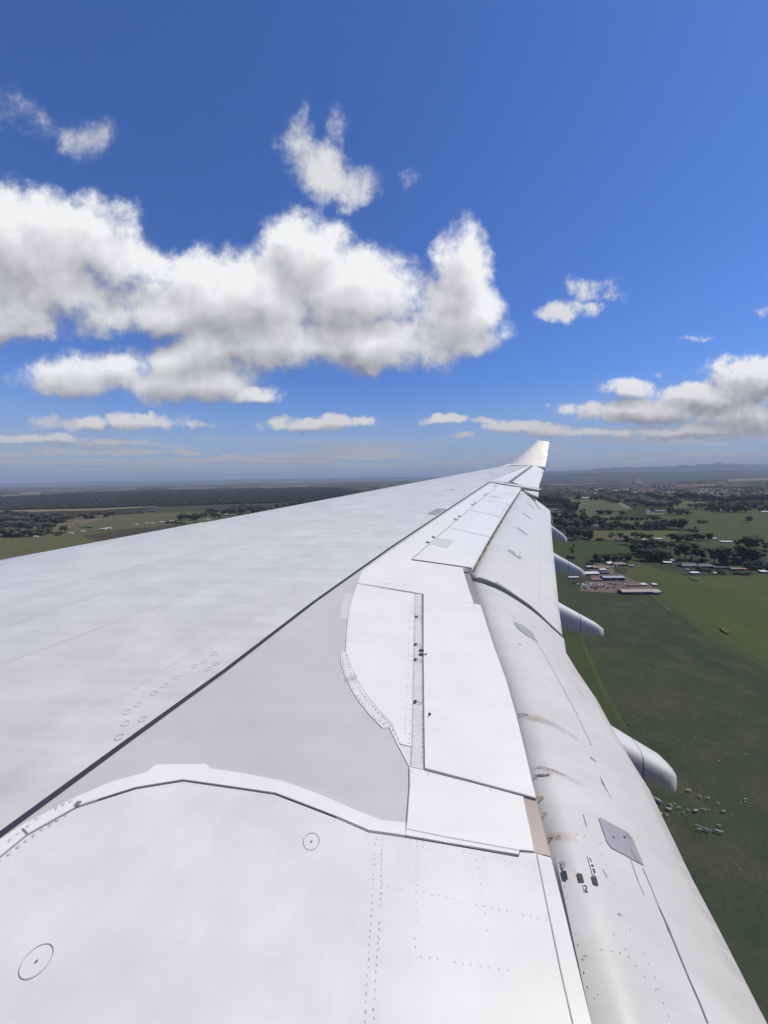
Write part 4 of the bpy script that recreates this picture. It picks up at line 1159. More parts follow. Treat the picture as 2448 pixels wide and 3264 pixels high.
def crown_mesh(kind, seed):
    r = np.random.default_rng(seed); V, F = [], []
    def blob(c, rad, jit=0.28):
        b = len(V); j = 1 + r.uniform(-jit, jit, len(I2V))
        for v, k in zip(I2V, j): V.append(c + v * rad * k)
        F.extend([(a + b, b_ + b, c_ + b) for a, b_, c_ in I2F])
        for _ in range(16):           # ragged leaf clumps standing off the lump
            d = r.normal(size=3); d /= np.linalg.norm(d)
            p = c + d * rad * r.uniform(0.9, 1.25); s_ = np.mean(rad) * r.uniform(0.12, 0.28)
            a_ = r.normal(size=3); a_ /= np.linalg.norm(a_); e_ = np.cross(a_, d); q = len(V)
            V.extend([p + a_ * s_, p + e_ * s_, p - a_ * s_ * .9, p - e_ * s_]); F.append((q, q + 1, q + 2, q + 3))
    if kind == 'conifer':
        for k in range(7):
            z = 0.16 + 0.8 * k / 6; w = 0.27 * (1 - k / 7.4)
            for _ in range(3): blob(np.array([r.normal(0, .03), r.normal(0, .03), z]), np.array([w, w, 0.09]) * r.uniform(.8, 1.1), 0.35)
    else:
        n, lo, hi, wd = {'gum': (11, 0.42, 0.90, 0.30), 'round': (12, 0.25, 0.82, 0.36), 'bush': (9, 0.18, 0.70, 0.42)}[kind]
        for k in range(n):
            a = r.uniform(0, 2 * math.pi); z = r.uniform(lo, hi); f = math.sqrt(max(0.05, 1 - ((z - (lo + hi) / 2) / ((hi - lo) * 0.62)) ** 2))
            rr = wd * f * math.sqrt(r.uniform(0.05, 1))
            s_ = r.uniform(0.10, 0.19) * (1.25 if kind != 'gum' else 1.0)
            blob(np.array([rr * math.cos(a), rr * math.sin(a), z]), np.array([s_, s_, s_ * r.uniform(.65, .95)]))
    me = bpy.data.meshes.new('crown'); me.from_pydata([tuple(v) for v in V], [], F); me.update(); return me
def trunk_mesh(kind, seed):
    r = np.random.default_rng(seed + 90); V, F = [], []
    def limb(a, b, r0_, r1_):
        a, b = np.array(a), np.array(b); k0 = len(V)
        for c, rr in ((a, r0_), (b, r1_)):
            for k in range(5):
                an = 2 * math.pi * k / 5; V.append(c + rr * np.array([math.cos(an), math.sin(an), 0]))
        for k in range(5): F.append((k0 + k, k0 + (k + 1) % 5, k0 + 5 + (k + 1) % 5, k0 + 5 + k))
    top = {'gum': 0.5, 'round': 0.35, 'bush': 0.25, 'conifer': 0.9}[kind]
    limb((0, 0, -0.03), (0.01, 0, top), 0.028, 0.016)
    if kind != 'conifer':
        for k in range(4):
            a = k * 1.57 + r.uniform(-.4, .4); limb((0, 0, top * .75), (0.2 * math.cos(a), 0.2 * math.sin(a), top + .22), 0.014, 0.006)
    me = bpy.data.meshes.new('trunk'); me.from_pydata([tuple(v) for v in V], [], F); me.materials.append(M_TRUNK); me.update(); return me
PROTO = {}
for kd in ('gum', 'round', 'bush', 'conifer'):
    for mt, tagm in ((M_LEAF, 'g'), (M_LEAFD, 'd'), (M_LEAFB, 'b')):
        PROTO[kd, tagm] = []
    for sd in range(4):
        base = crown_mesh(kd, sd + hash(kd) % 7 if False else sd * 13 + len(kd))
        tk = trunk_mesh(kd, sd)
        for mt, tagm in ((M_LEAF, 'g'), (M_LEAFD, 'd'), (M_LEAFB, 'b')):
            c_ = base.copy(); c_.materials.append(mt); PROTO[kd, tagm].append((c_, tk))
TREES = [0]
def tree(px, py, hpx, wpx, kind, mat, label, group, name='gum_tree'):
    X, Y, k = ground_at(px, py); hh = hpx * k / FPX; ww = wpx * k / FPX
    cr_, tk = random.choice(PROTO[kind, mat])
    r_ = thing(name, label, 'tree', (X, Y, 0.0), random.uniform(0, 6.28), group)
    nat = {'gum': 0.8, 'round': 0.95, 'bush': 1.1, 'conifer': 0.55}[kind]
    r_.scale = (1.3 * ww / nat, 1.3 * ww / nat, hh * 1.08)
    for nm, me in (('crown', cr_), ('trunk', tk)):
        o = bpy.data.objects.new(nm, me); COL.objects.link(o); o.parent = r_
    TREES[0] += 1
    return r_
def row(pts, n, h, w, kind, mat, label, group, jx=6, jy=1.2, hv=0.25, name='gum_tree', mass=False):
    """n trees strung along a photo polyline of their bases"""
    P_ = np.array(pts, float); L = np.r_[0, np.cumsum(np.hypot(*np.diff(P_, axis=0).T))]
    pos = []
    for i in range(n):
        u = (i + random.uniform(.2, .8)) / n * L[-1]
        pos.append((np.interp(u, L, P_[:, 0]) + random.uniform(-jx, jx) * .5, np.interp(u, L, P_[:, 1]) + random.uniform(-jy, jy)))
    pos.sort()
    for i, (x, y) in enumerate(pos):
        f = random.uniform(1 - hv, 1 + hv)
        lab = label if mass else f'{ORD[i]} from left, {label}'
        tree(x, y, h * f, w * f * random.uniform(.85, 1.2), kind if isinstance(kind, str) else random.choice(kind), mat if isinstance(mat, str) else random.choice(mat), lab, group, name)
ORD = ['first', 'second', 'third', 'fourth', 'fifth', 'sixth', 'seventh', 'eighth', 'ninth', 'tenth', 'eleventh', 'twelfth', 'thirteenth', 'fourteenth', 'fifteenth', 'sixteenth', 'seventeenth', 'eighteenth', 'nineteenth', 'twentieth']
def B4(*p): return [(1700 + .2411 * x, 1500 + .2411 * y) for x, y in p]
def B5(*p): return [(2050 + .2399 * x, 1500 + .2399 * y) for x, y in p]
def B6(*p): return [(1750 + .2411 * x, 1750 + .2411 * y) for x, y in p]
def L3(*p): return [(.3014 * x, 1500 + .3014 * y) for x, y in p]
def L7(*p): return [(450 + .33153 * x, 1530 + .33153 * y) for x, y in p]

row(B4((60, 425), (370, 428)), 12, 22, 20, 'round', 'd', 'dark green tree in the dense wood behind the wing tip flap', 'wood behind the wing tip', name='tree', mass=True)
row(B4((60, 380), (350, 380)), 7, 17, 20, 'round', 'd', 'dark green tree in the dense wood behind the wing tip flap', 'wood behind the wing tip', name='tree', mass=True)
row(B4((390, 470), (470, 510), (560, 560)), 8, 27, 20, ('round', 'gum'), 'd', 'dark tree in the slanting belt left of the pale olive paddock', 'slanting tree belt', name='tree')
row(B4((170, 480), (340, 480)), 4, 10, 13, 'bush', 'g', 'small bushy tree beside the sheds near the wing tip', 'bushy trees near the wing tip', name='tree')
tree(*B4((650, 608))[0], 24, 21, 'round', 'd', 'tall round dark tree standing at the corner of the olive paddock', None, 'tree')
row(B4((270, 640), (500, 650), (700, 668)), 8, 20, 18, ('round', 'gum'), ('g', 'd'), 'tree at the back of the grove beside the fairings', 'grove beside the flap fairings')
row(B4((290, 760), (520, 760), (780, 760)), 10, 26, 20, ('round', 'gum'), ('g', 'd', 'b'), 'tree in the middle of the grove beside the fairings', 'grove beside the flap fairings, middle')
row(B4((430, 850), (600, 880), (780, 915)), 8, 26, 20, ('round', 'gum'), ('g', 'd'), 'tree at the front of the grove beside the fairings', 'grove beside the flap fairings, front')
tree(*B4((885, 576))[0], 15, 26, 'round', 'd', 'left one of two joined round crowns standing alone in the olive paddock', None, 'tree')
tree(*B4((995, 577))[0], 15, 27, 'round', 'd', 'right one of two joined round crowns standing alone in the olive paddock', None, 'tree')
tree(*B4((1163, 572))[0], 12, 25, 'round', 'd', 'low round tree alone to the right of the twin crowns in the paddock', None, 'tree')
row(B4((680, 668), (880, 668)), 6, 15, 13, 'round', 'd', 'tree in the short clipped row before the olive paddock', 'short clipped row', name='tree')
row(B4((940, 664), (1100, 662), (1280, 662), (1500, 668), (1659, 670)), 11, 14, 15, ('round', 'gum'), ('g', 'b', 'd'), 'tree in the long row below the twin round crowns', 'row below the twin crowns')
row(B4((825, 780), (1000, 782), (1200, 782), (1450, 784), (1659, 785)), 13, 24, 20, ('round', 'gum'), ('g', 'd', 'b'), 'tree in the second row above the yellowish paddock', 'row above the yellowish paddock')
row(B5((60, 785), (250, 785), (545, 785)), 9, 29, 22, ('round', 'gum'), ('g', 'd'), 'tree at the thick right row end above the yellowish paddock', 'right end of the row above the paddock')
for x, y, lab in ((1030, 920, 'leftmost of three separate trees along the near edge of the yellowish paddock'), (1150, 915, 'middle of three separate trees along the near edge of the yellowish paddock'), (1340, 905, 'upright tree right of two others along the near edge of the yellowish paddock')):
    tree(*B4((x, y))[0], 22, 18, 'gum', 'g', lab, None)
row(B4((1390, 897), (1570, 897)), 3, 18, 18, 'round', 'd', 'round tree above the long white roof below the yellowish paddock', 'trees above the long white roof')
row(B4((810, 925), (940, 922)), 3, 10, 13, 'bush', 'd', 'bush at the far edge of the bright green paddock', 'bushes at the bright paddock', name='bush')
row(B4((470, 930), (570, 930)), 3, 12, 12, 'bush', 'g', 'bush left of the bright green paddock beside a fairing', 'bushes left of the bright paddock', name='bush')
row(B4((500, 1120), (530, 980)), 3, 14, 9, 'bush', 'g', 'shrub along the left fence of the bright green paddock', 'shrubs on the paddock fence', name='bush')
row(B4((1215, 985), (1400, 1010), (1640, 1040)), 7, 26, 22, ('round', 'gum'), ('g', 'd'), 'tree on the upper side of the grove right of the bright paddock', 'grove right of the bright paddock, upper')
row(B4((1310, 1090), (1450, 1150), (1640, 1165)), 7, 30, 25, ('round', 'gum'), 'd', 'tree on the lower side of the grove right of the bright paddock', 'grove right of the bright paddock, lower')
row(B5((20, 1205), (150, 1208), (300, 1205)), 6, 32, 26, ('gum', 'round'), 'd', 'tree with bare trunk in the fenced row above the field', 'fenced row above the green field')
row(B5((20, 1010), (120, 1000), (400, 1040)), 6, 20, 18, ('gum', 'round'), 'd', 'tree behind the fenced row above the green field', 'behind the fenced row')
for x, w_, lab in ((850, 30, 'leftmost round dark tree behind the brown roofed house'), (945, 28, 'second round dark tree behind the brown roofed house'), (1030, 28, 'third round dark tree behind the brown roofed house'), (1125, 26, 'fourth round dark tree behind the brown roofed house'), (1220, 28, 'rightmost round dark tree behind the brown roofed house')):
    tree(*B4((x, 1200))[0], 27, w_, 'round', 'd', lab, None, 'tree')
row(B4((430, 1160), (530, 1165)), 3, 14, 13, 'bush', 'd', 'dark bush between the two middle flap fairings', 'bushes between fairings', name='bush')
row(B6((500, 215), (590, 210)), 3, 10, 12, 'bush', 'd', 'low dark hedge bush left of the brown roofed house', 'hedge left of the brown roofed house', name='bush')
row(B5((540, 800), (640, 800), (720, 830)), 4, 10, 14, 'bush', 'd', 'low dark bush on the slope beside the wide paddock', 'bushes beside the wide paddock', name='bush')
tree(*B5((686, 785))[0], 10, 7, 'round', 'd', 'tiny round tree alone above the low dark bushes of the wide paddock', None, 'tree')
row(B5((640, 935), (780, 940), (900, 938)), 6, 22, 20, ('round', 'gum'), ('d', 'b'), 'tree in the clump left of the small white shelter', 'clump in the wide paddock')
row(B5((370, 948), (590, 950)), 4, 24, 20, ('round', 'gum'), 'd', 'tree above the pale drive right of the grove', 'trees above the pale drive')
for x, y, h_, w_, lab in ((480, 1190, 48, 32, 'tall spreading gum tree at the left of the dark roofed homestead'), (560, 1195, 52, 36, 'tallest gum tree behind the left half of the dark homestead'), (650, 1190, 50, 34, 'tall gum with leaning crown behind the dark homestead'),
                       (770, 1205, 40, 28, 'separate gum with thin trunk behind the middle of the dark homestead'), (1430, 1040, 44, 48, 'large lone spreading tree at the right side of the wide paddock'), (1262, 1022, 22, 19, 'small rounded tree left of the large lone spreading tree'),
                       (1640, 1072, 26, 26, 'round tree cut by the right picture edge beside the wide paddock'), (1396, 702, 21, 18, 'single umbrella shaped tree alone in the far part of the wide paddock')):
    tree(*B5((x, y))[0], h_, w_, 'gum' if h_ != 44 else 'round', 'd', lab, None)
tree(*B5((640, 1215))[0], 15, 9, 'conifer', 'd', 'small pointed conifer before the dark roofed homestead', None, 'conifer')
tree(*B5((800, 1222))[0], 14, 18, 'round', 'g', 'small round garden tree before the dark roofed homestead', None, 'tree')
row(B5((890, 1235), (1050, 1250), (1200, 1245), (1330, 1230)), 6, 48, 36, ('gum', 'round'), ('d', 'g'), 'big gum in the dense stand behind the terracotta roofed shed', 'stand behind the terracotta shed')
row(B5((1340, 1205), (1470, 1212), (1600, 1205)), 4, 40, 32, ('gum', 'round'), ('d', 'g'), 'big gum in the stand near the right picture edge', 'stand near the right edge')
row(B5((1380, 1300), (1480, 1320), (1600, 1310), (1690, 1320)), 6, 26, 24, ('round', 'bush'), ('d', 'g'), 'leafy shrub right of the terracotta roofed shed', 'shrubs right of the terracotta shed', name='bush')
row(B5((1210, 1370), (1300, 1385), (1430, 1380)), 4, 10, 14, 'bush', 'd', 'low shrub below the terracotta roofed shed', 'low shrubs below the terracotta shed', name='bush')
row(B5((560, 1330), (760, 1330), (960, 1345), (1130, 1400)), 6, 12, 15, 'bush', ('d', 'g'), 'garden shrub before the dark roofed homestead', 'homestead garden shrubs', name='bush')
row(B5((720, 700), (860, 695)), 3, 10, 13, 'bush', 'd', 'bush in the small group in the middle of the wide paddock', 'small bush group', name='bush')
row(B5((900, 545), (1050, 550), (1200, 555), (1380, 550)), 11, 24, 18, ('round', 'gum'), 'd', 'tree in the clump around the far white shed', 'clump around the far white shed')
row(B5((1320, 500), (1480, 500), (1590, 502), (1690, 505)), 6, 18, 18, 'round', 'd', 'tree in the row right of the far white shed', 'row right of the far white shed', name='tree')
row(B5((440, 375), (700, 385), (900, 415), (1150, 440)), 16, 20, 18, 'round', 'd', 'tree in the long dark shelter belt slanting across the distance', 'long dark shelter belt', name='tree')
row(B5((1150, 415), (1400, 415), (1680, 418)), 12, 22, 18, 'round', 'd', 'tree in the right shelter belt beyond the small bright field', 'right shelter belt', name='tree')
row(B5((40, 340), (200, 375), (400, 405)), 9, 15, 15, 'round', 'd', 'tree in the left end of the far shelter belt', 'left end of the far shelter belt', name='tree')
row(B5((0, 480), (120, 480), (300, 490), (520, 460)), 9, 16, 15, ('round', 'gum'), ('g', 'd'), 'scattered tree among the far green roofed sheds', 'trees among the far green roofs')
row(B5((370, 585), (600, 588)), 5, 18, 16, 'round', 'd', 'tree in the clump right of the long green roof', 'clump right of the green roof', name='tree')
row(B5((620, 490), (830, 480)), 5, 12, 13, 'bush', 'd', 'bush on the far slope between two paddocks', 'bushes on the far slope', name='bush')
tree(*B4((595, 380))[0], 14, 18, 'conifer', 'd', 'dark pointed conifer at the left end of the white roofed farmhouse', None, 'conifer')
row(B4((750, 385), (880, 385), (1000, 395)), 6, 13, 13, 'round', 'd', 'tree behind the far white roofed farmhouse', 'trees behind the white roofed farmhouse', name='tree')
row(B4((1010, 420), (1130, 438)), 4, 14, 14, 'round', 'd', 'tree at the top of the pale farm road', 'trees at the farm road', name='tree')
row(B4((1090, 370), (1200, 368)), 4, 11, 13, 'round', 'g', 'tree beyond the pale farm road', 'trees beyond the farm road', name='tree')
row(B4((1220, 435), (1350, 440), (1500, 470), (1659, 490)), 12, 17, 15, ('round', 'gum'), ('d', 'g'), 'tree in the far scatter right of the pale farm road', 'far scatter right of the farm road')
# left of the wing
row(L3((0, 690), (200, 705), (420, 690), (520, 660)), 15, 24, 30, ('round', 'gum'), ('d', 'g'), 'tree at the front of the wood left of the wing', 'front of the left wood', mass=True)
row(L3((0, 630), (250, 640), (560, 610)), 14, 25, 32, ('round', 'gum'), ('d', 'b'), 'tree in the middle of the wood left of the wing', 'middle of the left wood', mass=True)
row(L3((0, 560), (300, 570), (620, 560), (720, 530)), 14, 24, 32, ('round', 'gum'), ('d', 'b'), 'tree at the back of the wood left of the wing', 'back of the left wood', mass=True)
row(L3((0, 500), (300, 510), (700, 510)), 11, 20, 30, 'round', ('d', 'b'), 'tree at the far rim of the wood left of the wing', 'far rim of the left wood', mass=True)
row(L3((700, 520), (900, 510), (1100, 495), (1240, 475)), 13, 18, 18, ('round', 'gum'), ('d', 'b'), 'tree in the tongue of wood reaching right into the olive field', 'tongue of the left wood', mass=True)
for x, y, h_, w_, kd, lab in ((685, 660, 24, 22, 'gum', 'vase shaped tree at the right of the left wood above the olive field'), (620, 688, 14, 20, 'round', 'round tree nearest the cream hut at the wood edge'), (540, 672, 10, 12, 'round', 'small round tree in front of the left wood'), (815, 570, 4, 9, 'bush', 'single small bush in the olive field'), (1498, 437, 7, 11, 'bush', 'lone dark bush far out in the olive field')):
    tree(*L3((x, y))[0], h_, w_, kd, 'd', lab, None, 'tree')
row(L3((860, 608), (990, 605)), 4, 5, 11, 'bush', 'd', 'bush in the short row in the olive field', 'short row in the olive field', name='bush')
row(L3((1250, 460), (1420, 465), (1560, 440), (1659, 435)), 7, 6, 12, 'bush', ('b', 'd'), 'scrubby bush at the far edge of the olive field', 'scrub at the far edge', name='bush')
row(L7((350, 385), (450, 388), (550, 385)), 8, 19, 17, ('round', 'gum'), 'd', 'tree in the clump left of the red roofed cottage', 'clump left of the red cottage')
row(L7((235, 421), (425, 421)), 8, 8, 10, 'bush', 'd', 'clipped bush in the first hedge piece along the brown field', 'first hedge piece', name='bush')
row(L7((512, 421), (580, 421), (605, 422), (740, 421)), 8, 6, 10, 'bush', 'd', 'clipped bush in the middle hedge piece along the brown field', 'middle hedge piece', name='bush')
row(L7((750, 420), (930, 418)), 6, 9, 11, 'bush', 'd', 'clipped bush in the hedge piece closest to the wing edge', 'hedge piece closest to the wing', name='bush')
row(L7((560, 370), (650, 345), (770, 370)), 6, 17, 15, ('round', 'gum'), ('d', 'b'), 'tree around the red roofed cottage', 'trees around the red cottage')
row(L7((650, 330), (850, 335), (1000, 320), (1280, 325)), 12, 20, 19, ('round', 'gum'), ('d', 'b'), 'tree in the front of the wood behind the white complex', 'wood behind the white complex, front')
row(L7((850, 295), (1050, 290), (1230, 285)), 8, 16, 18, 'round', 'd', 'tree at the back of the wood behind the white complex', 'wood behind the white complex, back')
row(L7((1290, 335), (1450, 315), (1640, 285)), 10, 20, 18, ('round', 'gum'), ('d', 'b'), 'tree in the wood along the wing edge right of the white complex', 'wood along the wing edge')
row(L7((1300, 275), (1430, 260), (1640, 225)), 7, 14, 16, 'round', 'd', 'tree on the far side of the wood along the wing edge', 'wood along the wing edge, far side')
print('trees', TREES[0])

# far woods that read as one mass
def woodland(name, label, regions, mat, seed, canopy=False):
    r = np.random.default_rng(seed); V, F = [], []
    for poly, n, hm, clump in regions:
        xs = [p[0] for p in poly]; ys = [p[1] for p in poly]; k_ = 0
        while k_ < n:
            cx_, cy_ = r.uniform(min(xs), max(xs)), r.uniform(min(ys), max(ys))
            if not inside(poly, cx_, cy_): continue
            m_ = int(r.integers(1, clump + 1)); ang = r.normal(0, .2)
            for q in range(m_):
                x, y = cx_ + q * 5 * r.uniform(.4, 1.6) * math.cos(ang), cy_ + r.normal(0, 0.35)
                d = ray(x, y)
                if d[2] > -0.006: continue
                X, Y, k = ground_at(x, y); hh = hm * r.uniform(.7, 1.4) * (1 if not canopy else .85); w = hh * (r.uniform(.35, .65) if not canopy else r.uniform(.7, 1.1)); b = len(V)
                j = 1 + r.uniform(-.3, .3, 12)
                for v, jj in zip(ICO_V, j): V.append((X + v[0] * w * jj, Y + v[1] * w * jj, hh * .5 + v[2] * hh * .5 * jj))
                F.extend([(a + b, c + b, e + b) for a, c, e in ICO_F]); k_ += 1
    o = mesh_obj(name, V, F, mat, kind='stuff'); o['label'] = label; o['category'] = 'woodland'
    return o
field_patch('forest_floor', [(-250, 1588), (0, 1586), (260, 1570), (500, 1563), (800, 1557), (1100, 1553), (1150, 1572), (1000, 1601), (500, 1614), (0, 1628), (-250, 1637)], M_FLOOR)
woodland('distant_forest', 'broad forest belt under cloud shade across the distance left of the wing',
         [([(-200, 1586), (0, 1585), (260, 1569), (500, 1562), (800, 1556), (1100, 1552), (1150, 1570), (1000, 1600), (500, 1613), (0, 1627), (-200, 1634)], 9000, 13, 1)], M_WOOD, 5, True)
woodland('distant_trees', 'far trees and hedges dotted over the plain up to the horizon',
         [([(-200, 1552), (1300, 1530), (1400, 1560), (1100, 1575), (600, 1568), (-200, 1600)], 1300, 9, 7), ([(1700, 1524), (2600, 1512), (2600, 1570), (1700, 1568)], 1500, 10, 7),
          ([(1730, 1566), (2600, 1560), (2600, 1580), (1730, 1578)], 500, 10, 5), ([(1990, 1570), (2448, 1570), (2448, 1630), (2010, 1630)], 160, 9, 4)], M_WOOD, 6)

# ================================================================== BUILDINGS
def roofing(name, col, var=0.12): return plain(name, col, 0.55, var, 0.6, spec=0.4)
RM = {'white': roofing('roof_white', (0.66, 0.66, 0.64)), 'tan': roofing('roof_tan', (0.40, 0.34, 0.28)), 'brown': roofing('roof_brown', (0.24, 0.15, 0.12)), 'blue': roofing('roof_bluegrey', (0.34, 0.38, 0.44)),
      'slate': roofing('roof_slate', (0.050, 0.056, 0.075)), 'terra': roofing('roof_terracotta', (0.34, 0.19, 0.125)), 'green': roofing('roof_green', (0.26, 0.32, 0.27)), 'grey': roofing('roof_grey', (0.36, 0.36, 0.36)), 'red': roofing('roof_red', (0.28, 0.11, 0.08))}
WM = {'dark': roofing('wall_dark', (0.055, 0.058, 0.075)), 'cream': roofing('wall_cream', (0.50, 0.46, 0.38)), 'brick': roofing('wall_brick', (0.22, 0.14, 0.11)), 'white': roofing('wall_white', (0.62, 0.62, 0.60)), 'grey': roofing('wall_grey', (0.24, 0.24, 0.25)), 'teal': roofing('wall_teal', (0.03, 0.16, 0.14))}
M_GLASS = plain('window_glass', (0.03, 0.035, 0.045), 0.15, 0.1, 1, spec=0.6)
M_DOOR = plain('door_grey', (0.16, 0.15, 0.15), 0.6, 0.1, 1)
def box(x0, x1, y0, y1, z0, z1): 
    return [(x0, y0, z0), (x1, y0, z0), (x1, y1, z0), (x0, y1, z0), (x0, y0, z1), (x1, y0, z1), (x1, y1, z1), (x0, y1, z1)], [(0, 3, 2, 1), (4, 5, 6, 7), (0, 1, 5, 4), (1, 2, 6, 5), (2, 3, 7, 6), (3, 0, 4, 7)]
def building(label, px, py, lpx, dep, wh, rh, wall, roof, rz=0.0, cat='shed', name='farm_shed', hip=0.0, openings=0, skill=False, group=None):
    """px, py: photo position of the middle of the near wall's foot"""
    X, Y, k = ground_at(px, py); Lh = lpx * k / FPX / 2
    r_ = thing(name, label, cat, (X, Y + 0, 0.0), math.radians(rz), group)
    # walls with a pentagonal gable end
    v = [(-Lh, 0, -.2), (Lh, 0, -.2), (Lh, dep, -.2), (-Lh, dep, -.2), (-Lh, 0, wh), (Lh, 0, wh), (Lh, dep, wh), (-Lh, dep, wh)]
    f = [(0, 1, 5, 4), (2, 3, 7, 6)]
    zr = wh + rh
    if skill:
        v[6] = (Lh, dep, zr); v[7] = (-Lh, dep, zr); f += [(1, 2, 6, 5), (3, 0, 4, 7)]
    else:
        ins = hip * dep
        v += [(-Lh + 0.0, dep / 2, zr if hip == 0 else wh), (Lh, dep / 2, zr if hip == 0 else wh)]
        f += [(1, 2, 6, 9, 5), (3, 0, 4, 8, 7)]
    mesh_obj('wall', v, f, WM[wall], r_)
    ov, th = 0.4, 0.16
    if skill:
        sl_ = rh / dep
        rv_ = [(-Lh - ov, -ov, wh + .06 - ov * sl_), (Lh + ov, -ov, wh + .06 - ov * sl_), (Lh + ov, dep + ov, zr + .06 + ov * sl_), (-Lh - ov, dep + ov, zr + .06 + ov * sl_)]
        rf = [(0, 1, 2, 3)]
    else:
        sl_ = rh / (dep / 2); ins = hip * dep
        e0 = wh + .06 - ov * sl_
        rv_ = [(-Lh - ov, -ov, e0), (Lh + ov, -ov, e0), (Lh + ov, dep + ov, e0), (-Lh - ov, dep + ov, e0), (-Lh - ov + ins, dep / 2, zr + .06), (Lh + ov - ins, dep / 2, zr + .06)]
        rf = [(0, 1, 5, 4), (2, 3, 4, 5)] + ([(1, 2, 5), (3, 0, 4)] if hip else [])
    n0 = len(rv_); rv2 = rv_ + [(x, y, z - th) for x, y, z in rv_]
    rf2 = rf + [tuple(i + n0 for i in reversed(q)) for q in rf] + [(1, 0, n0, n0 + 1), (3, 2, n0 + 2, n0 + 3)] 
    if skill or hip: rf2 += [(2, 1, n0 + 1, n0 + 2), (0, 3, n0 + 3, n0)]
    else: rf2 += [(5, 1, n0 + 1, n0 + 5), (2, 5, n0 + 5, n0 + 2), (0, 4, n0 + 4, n0), (4, 3, n0 + 3, n0 + 4)]
    mesh_obj('roof', rv2, rf2, RM[roof], r_)
    for i in range(openings):
        w_ = Lh * 2 / openings; xc = -Lh + w_ * (i + .5)
        if openings > 1 and i == openings // 2:
            v_, f_ = box(xc - min(1.6, w_ * .3), xc + min(1.6, w_ * .3), -.06, .02, 0, wh * .78); mesh_obj('door', v_, f_, M_DOOR, r_)
        else:
            v_, f_ = box(xc - w_ * .28, xc + w_ * .28, -.05, .02, wh * .35, wh * .78); mesh_obj('window', v_, f_, M_GLASS, r_)
    return r_
def bld(fr, x, y, lpx, *a, **k):
    (px, py), = fr((x, y)); sc_ = {B4: .2411, B5: .2399, B6: .2411, L3: .3014, L7: .33153}[fr]
    return building(a[0], px, py, lpx * sc_, *a[1:], **k)
# car yard farm
bld(B6, 945, 228, 170, 'brown hip roofed house with solar panels at the back of the car yard', 12, 3.2, 2.6, 'dark', 'brown', cat='house', name='house', hip=0.35, openings=5)
bld(B6, 815, 215, 75, 'white gabled wing left of the brown roofed house', 9, 3.4, 1.8, 'cream', 'white', cat='house', name='house', rz=8, openings=2)
bld(B6, 690, 275, 190, 'long shed with brown roof edge below the white gabled wing', 9, 3.2, 1.6, 'brick', 'brown', rz=-3, openings=3)
bld(B6, 560, 262, 110, 'grey shed with rounded pale roof at the left of the car yard farm', 8, 3.0, 1.6, 'grey', 'grey', openings=2)
bld(B6, 725, 292, 90, 'low white roofed carport below the long brown shed', 5, 2.3, 0.5, 'grey', 'white', skill=True)
bld(B6, 575, 350, 185, 'white roofed open lean-to with posts beside a fairing tip', 8, 2.8, 1.0, 'dark', 'white', skill=True, openings=6)
bld(B6, 750, 338, 100, 'dark roofed lean-to right of the white lean-to', 6, 2.6, 0.9, 'dark', 'slate', skill=True, openings=2)
bld(B6, 862, 425, 275, 'large blue grey shed with pale long roof above the parked cars', 10, 5.0, 1.4, 'dark', 'blue', rz=-2, openings=4)
bld(B6, 640, 430, 130, 'low brown shed above the middle of the parked cars', 6, 2.6, 0.8, 'brick', 'brown', skill=True, openings=2)
bld(B6, 1230, 603, 500, 'longest shed with tan roof and teal end at the right of the car yard', 12, 3.6, 1.4, 'dark', 'tan', rz=-1, openings=7)
bld(B6, 1420, 606, 85, 'small teal walled annex at the right end of the longest shed', 1.2, 3.2, 0.2, 'teal', 'tan', skill=True)
bld(B6, 1265, 495, 68, 'small white roofed hut behind the longest shed', 5, 2.6, 0.7, 'brick', 'white', skill=True, openings=1)
bld(B6, 1150, 500, 190, 'dark timber pens behind the longest shed', 4, 2.2, 0.4, 'dark', 'brown', skill=True, openings=4)
bld(B6, 1405, 492, 52, 'small dark hut with white roof right of the longest shed', 4, 2.3, 0.6, 'dark', 'white', skill=True)
bld(B6, 1095, 240, 60, 'narrow pale roofed shelter right of the brown roofed house', 4, 2.2, 0.4, 'dark', 'green', skill=True, rz=-18)
bld(B6, 330, 395, 130, 'long white caravan like hut at the left of the parked cars', 3, 2.4, 0.4, 'grey', 'white', skill=True, openings=3, rz=2)
# homestead on the right
bld(B5, 330, 1245, 95, 'white roofed garage at the left end of the dark homestead', 9, 3.0, 1.2, 'dark', 'white', rz=-10, openings=2)
bld(B5, 630, 1290, 220, 'left half of the dark slate roofed homestead with hip roof', 12, 3.0, 3.0, 'dark', 'slate', cat='house', name='house', hip=0.4, openings=5, rz=-3)
bld(B5, 845, 1295, 210, 'right half of the dark slate roofed homestead with hip roof', 12, 3.0, 2.8, 'dark', 'slate', cat='house', name='house', hip=0.4, openings=5, rz=-4)
bld(B5, 1030, 1310, 150, 'low blue grey extension right of the dark homestead', 8, 2.6, 1.0, 'dark', 'slate', rz=-5, openings=3)
bld(B5, 1245, 1330, 130, 'terracotta roofed shed at the right of the dark homestead', 9, 2.8, 1.0, 'dark', 'terra', rz=-6, openings=2)
bld(B5, 1360, 1328, 50, 'small brick hut right of the terracotta roofed shed', 4, 2.4, 0.6, 'brick', 'terra', skill=True)
bld(B5, 1620, 1365, 90, 'dark shed with white roof edge at the right picture border', 6, 2.6, 0.8, 'dark', 'white', skill=True, openings=2)
bld(B5, 700, 1382, 110, 'dark walled shed with white roof below the homestead', 5, 2.6, 0.6, 'dark', 'white', skill=True, openings=2)
bld(B5, 968, 1378, 32, 'tiny white roofed hut below the homestead', 3, 1.8, 0.5, 'dark', 'white', skill=True)
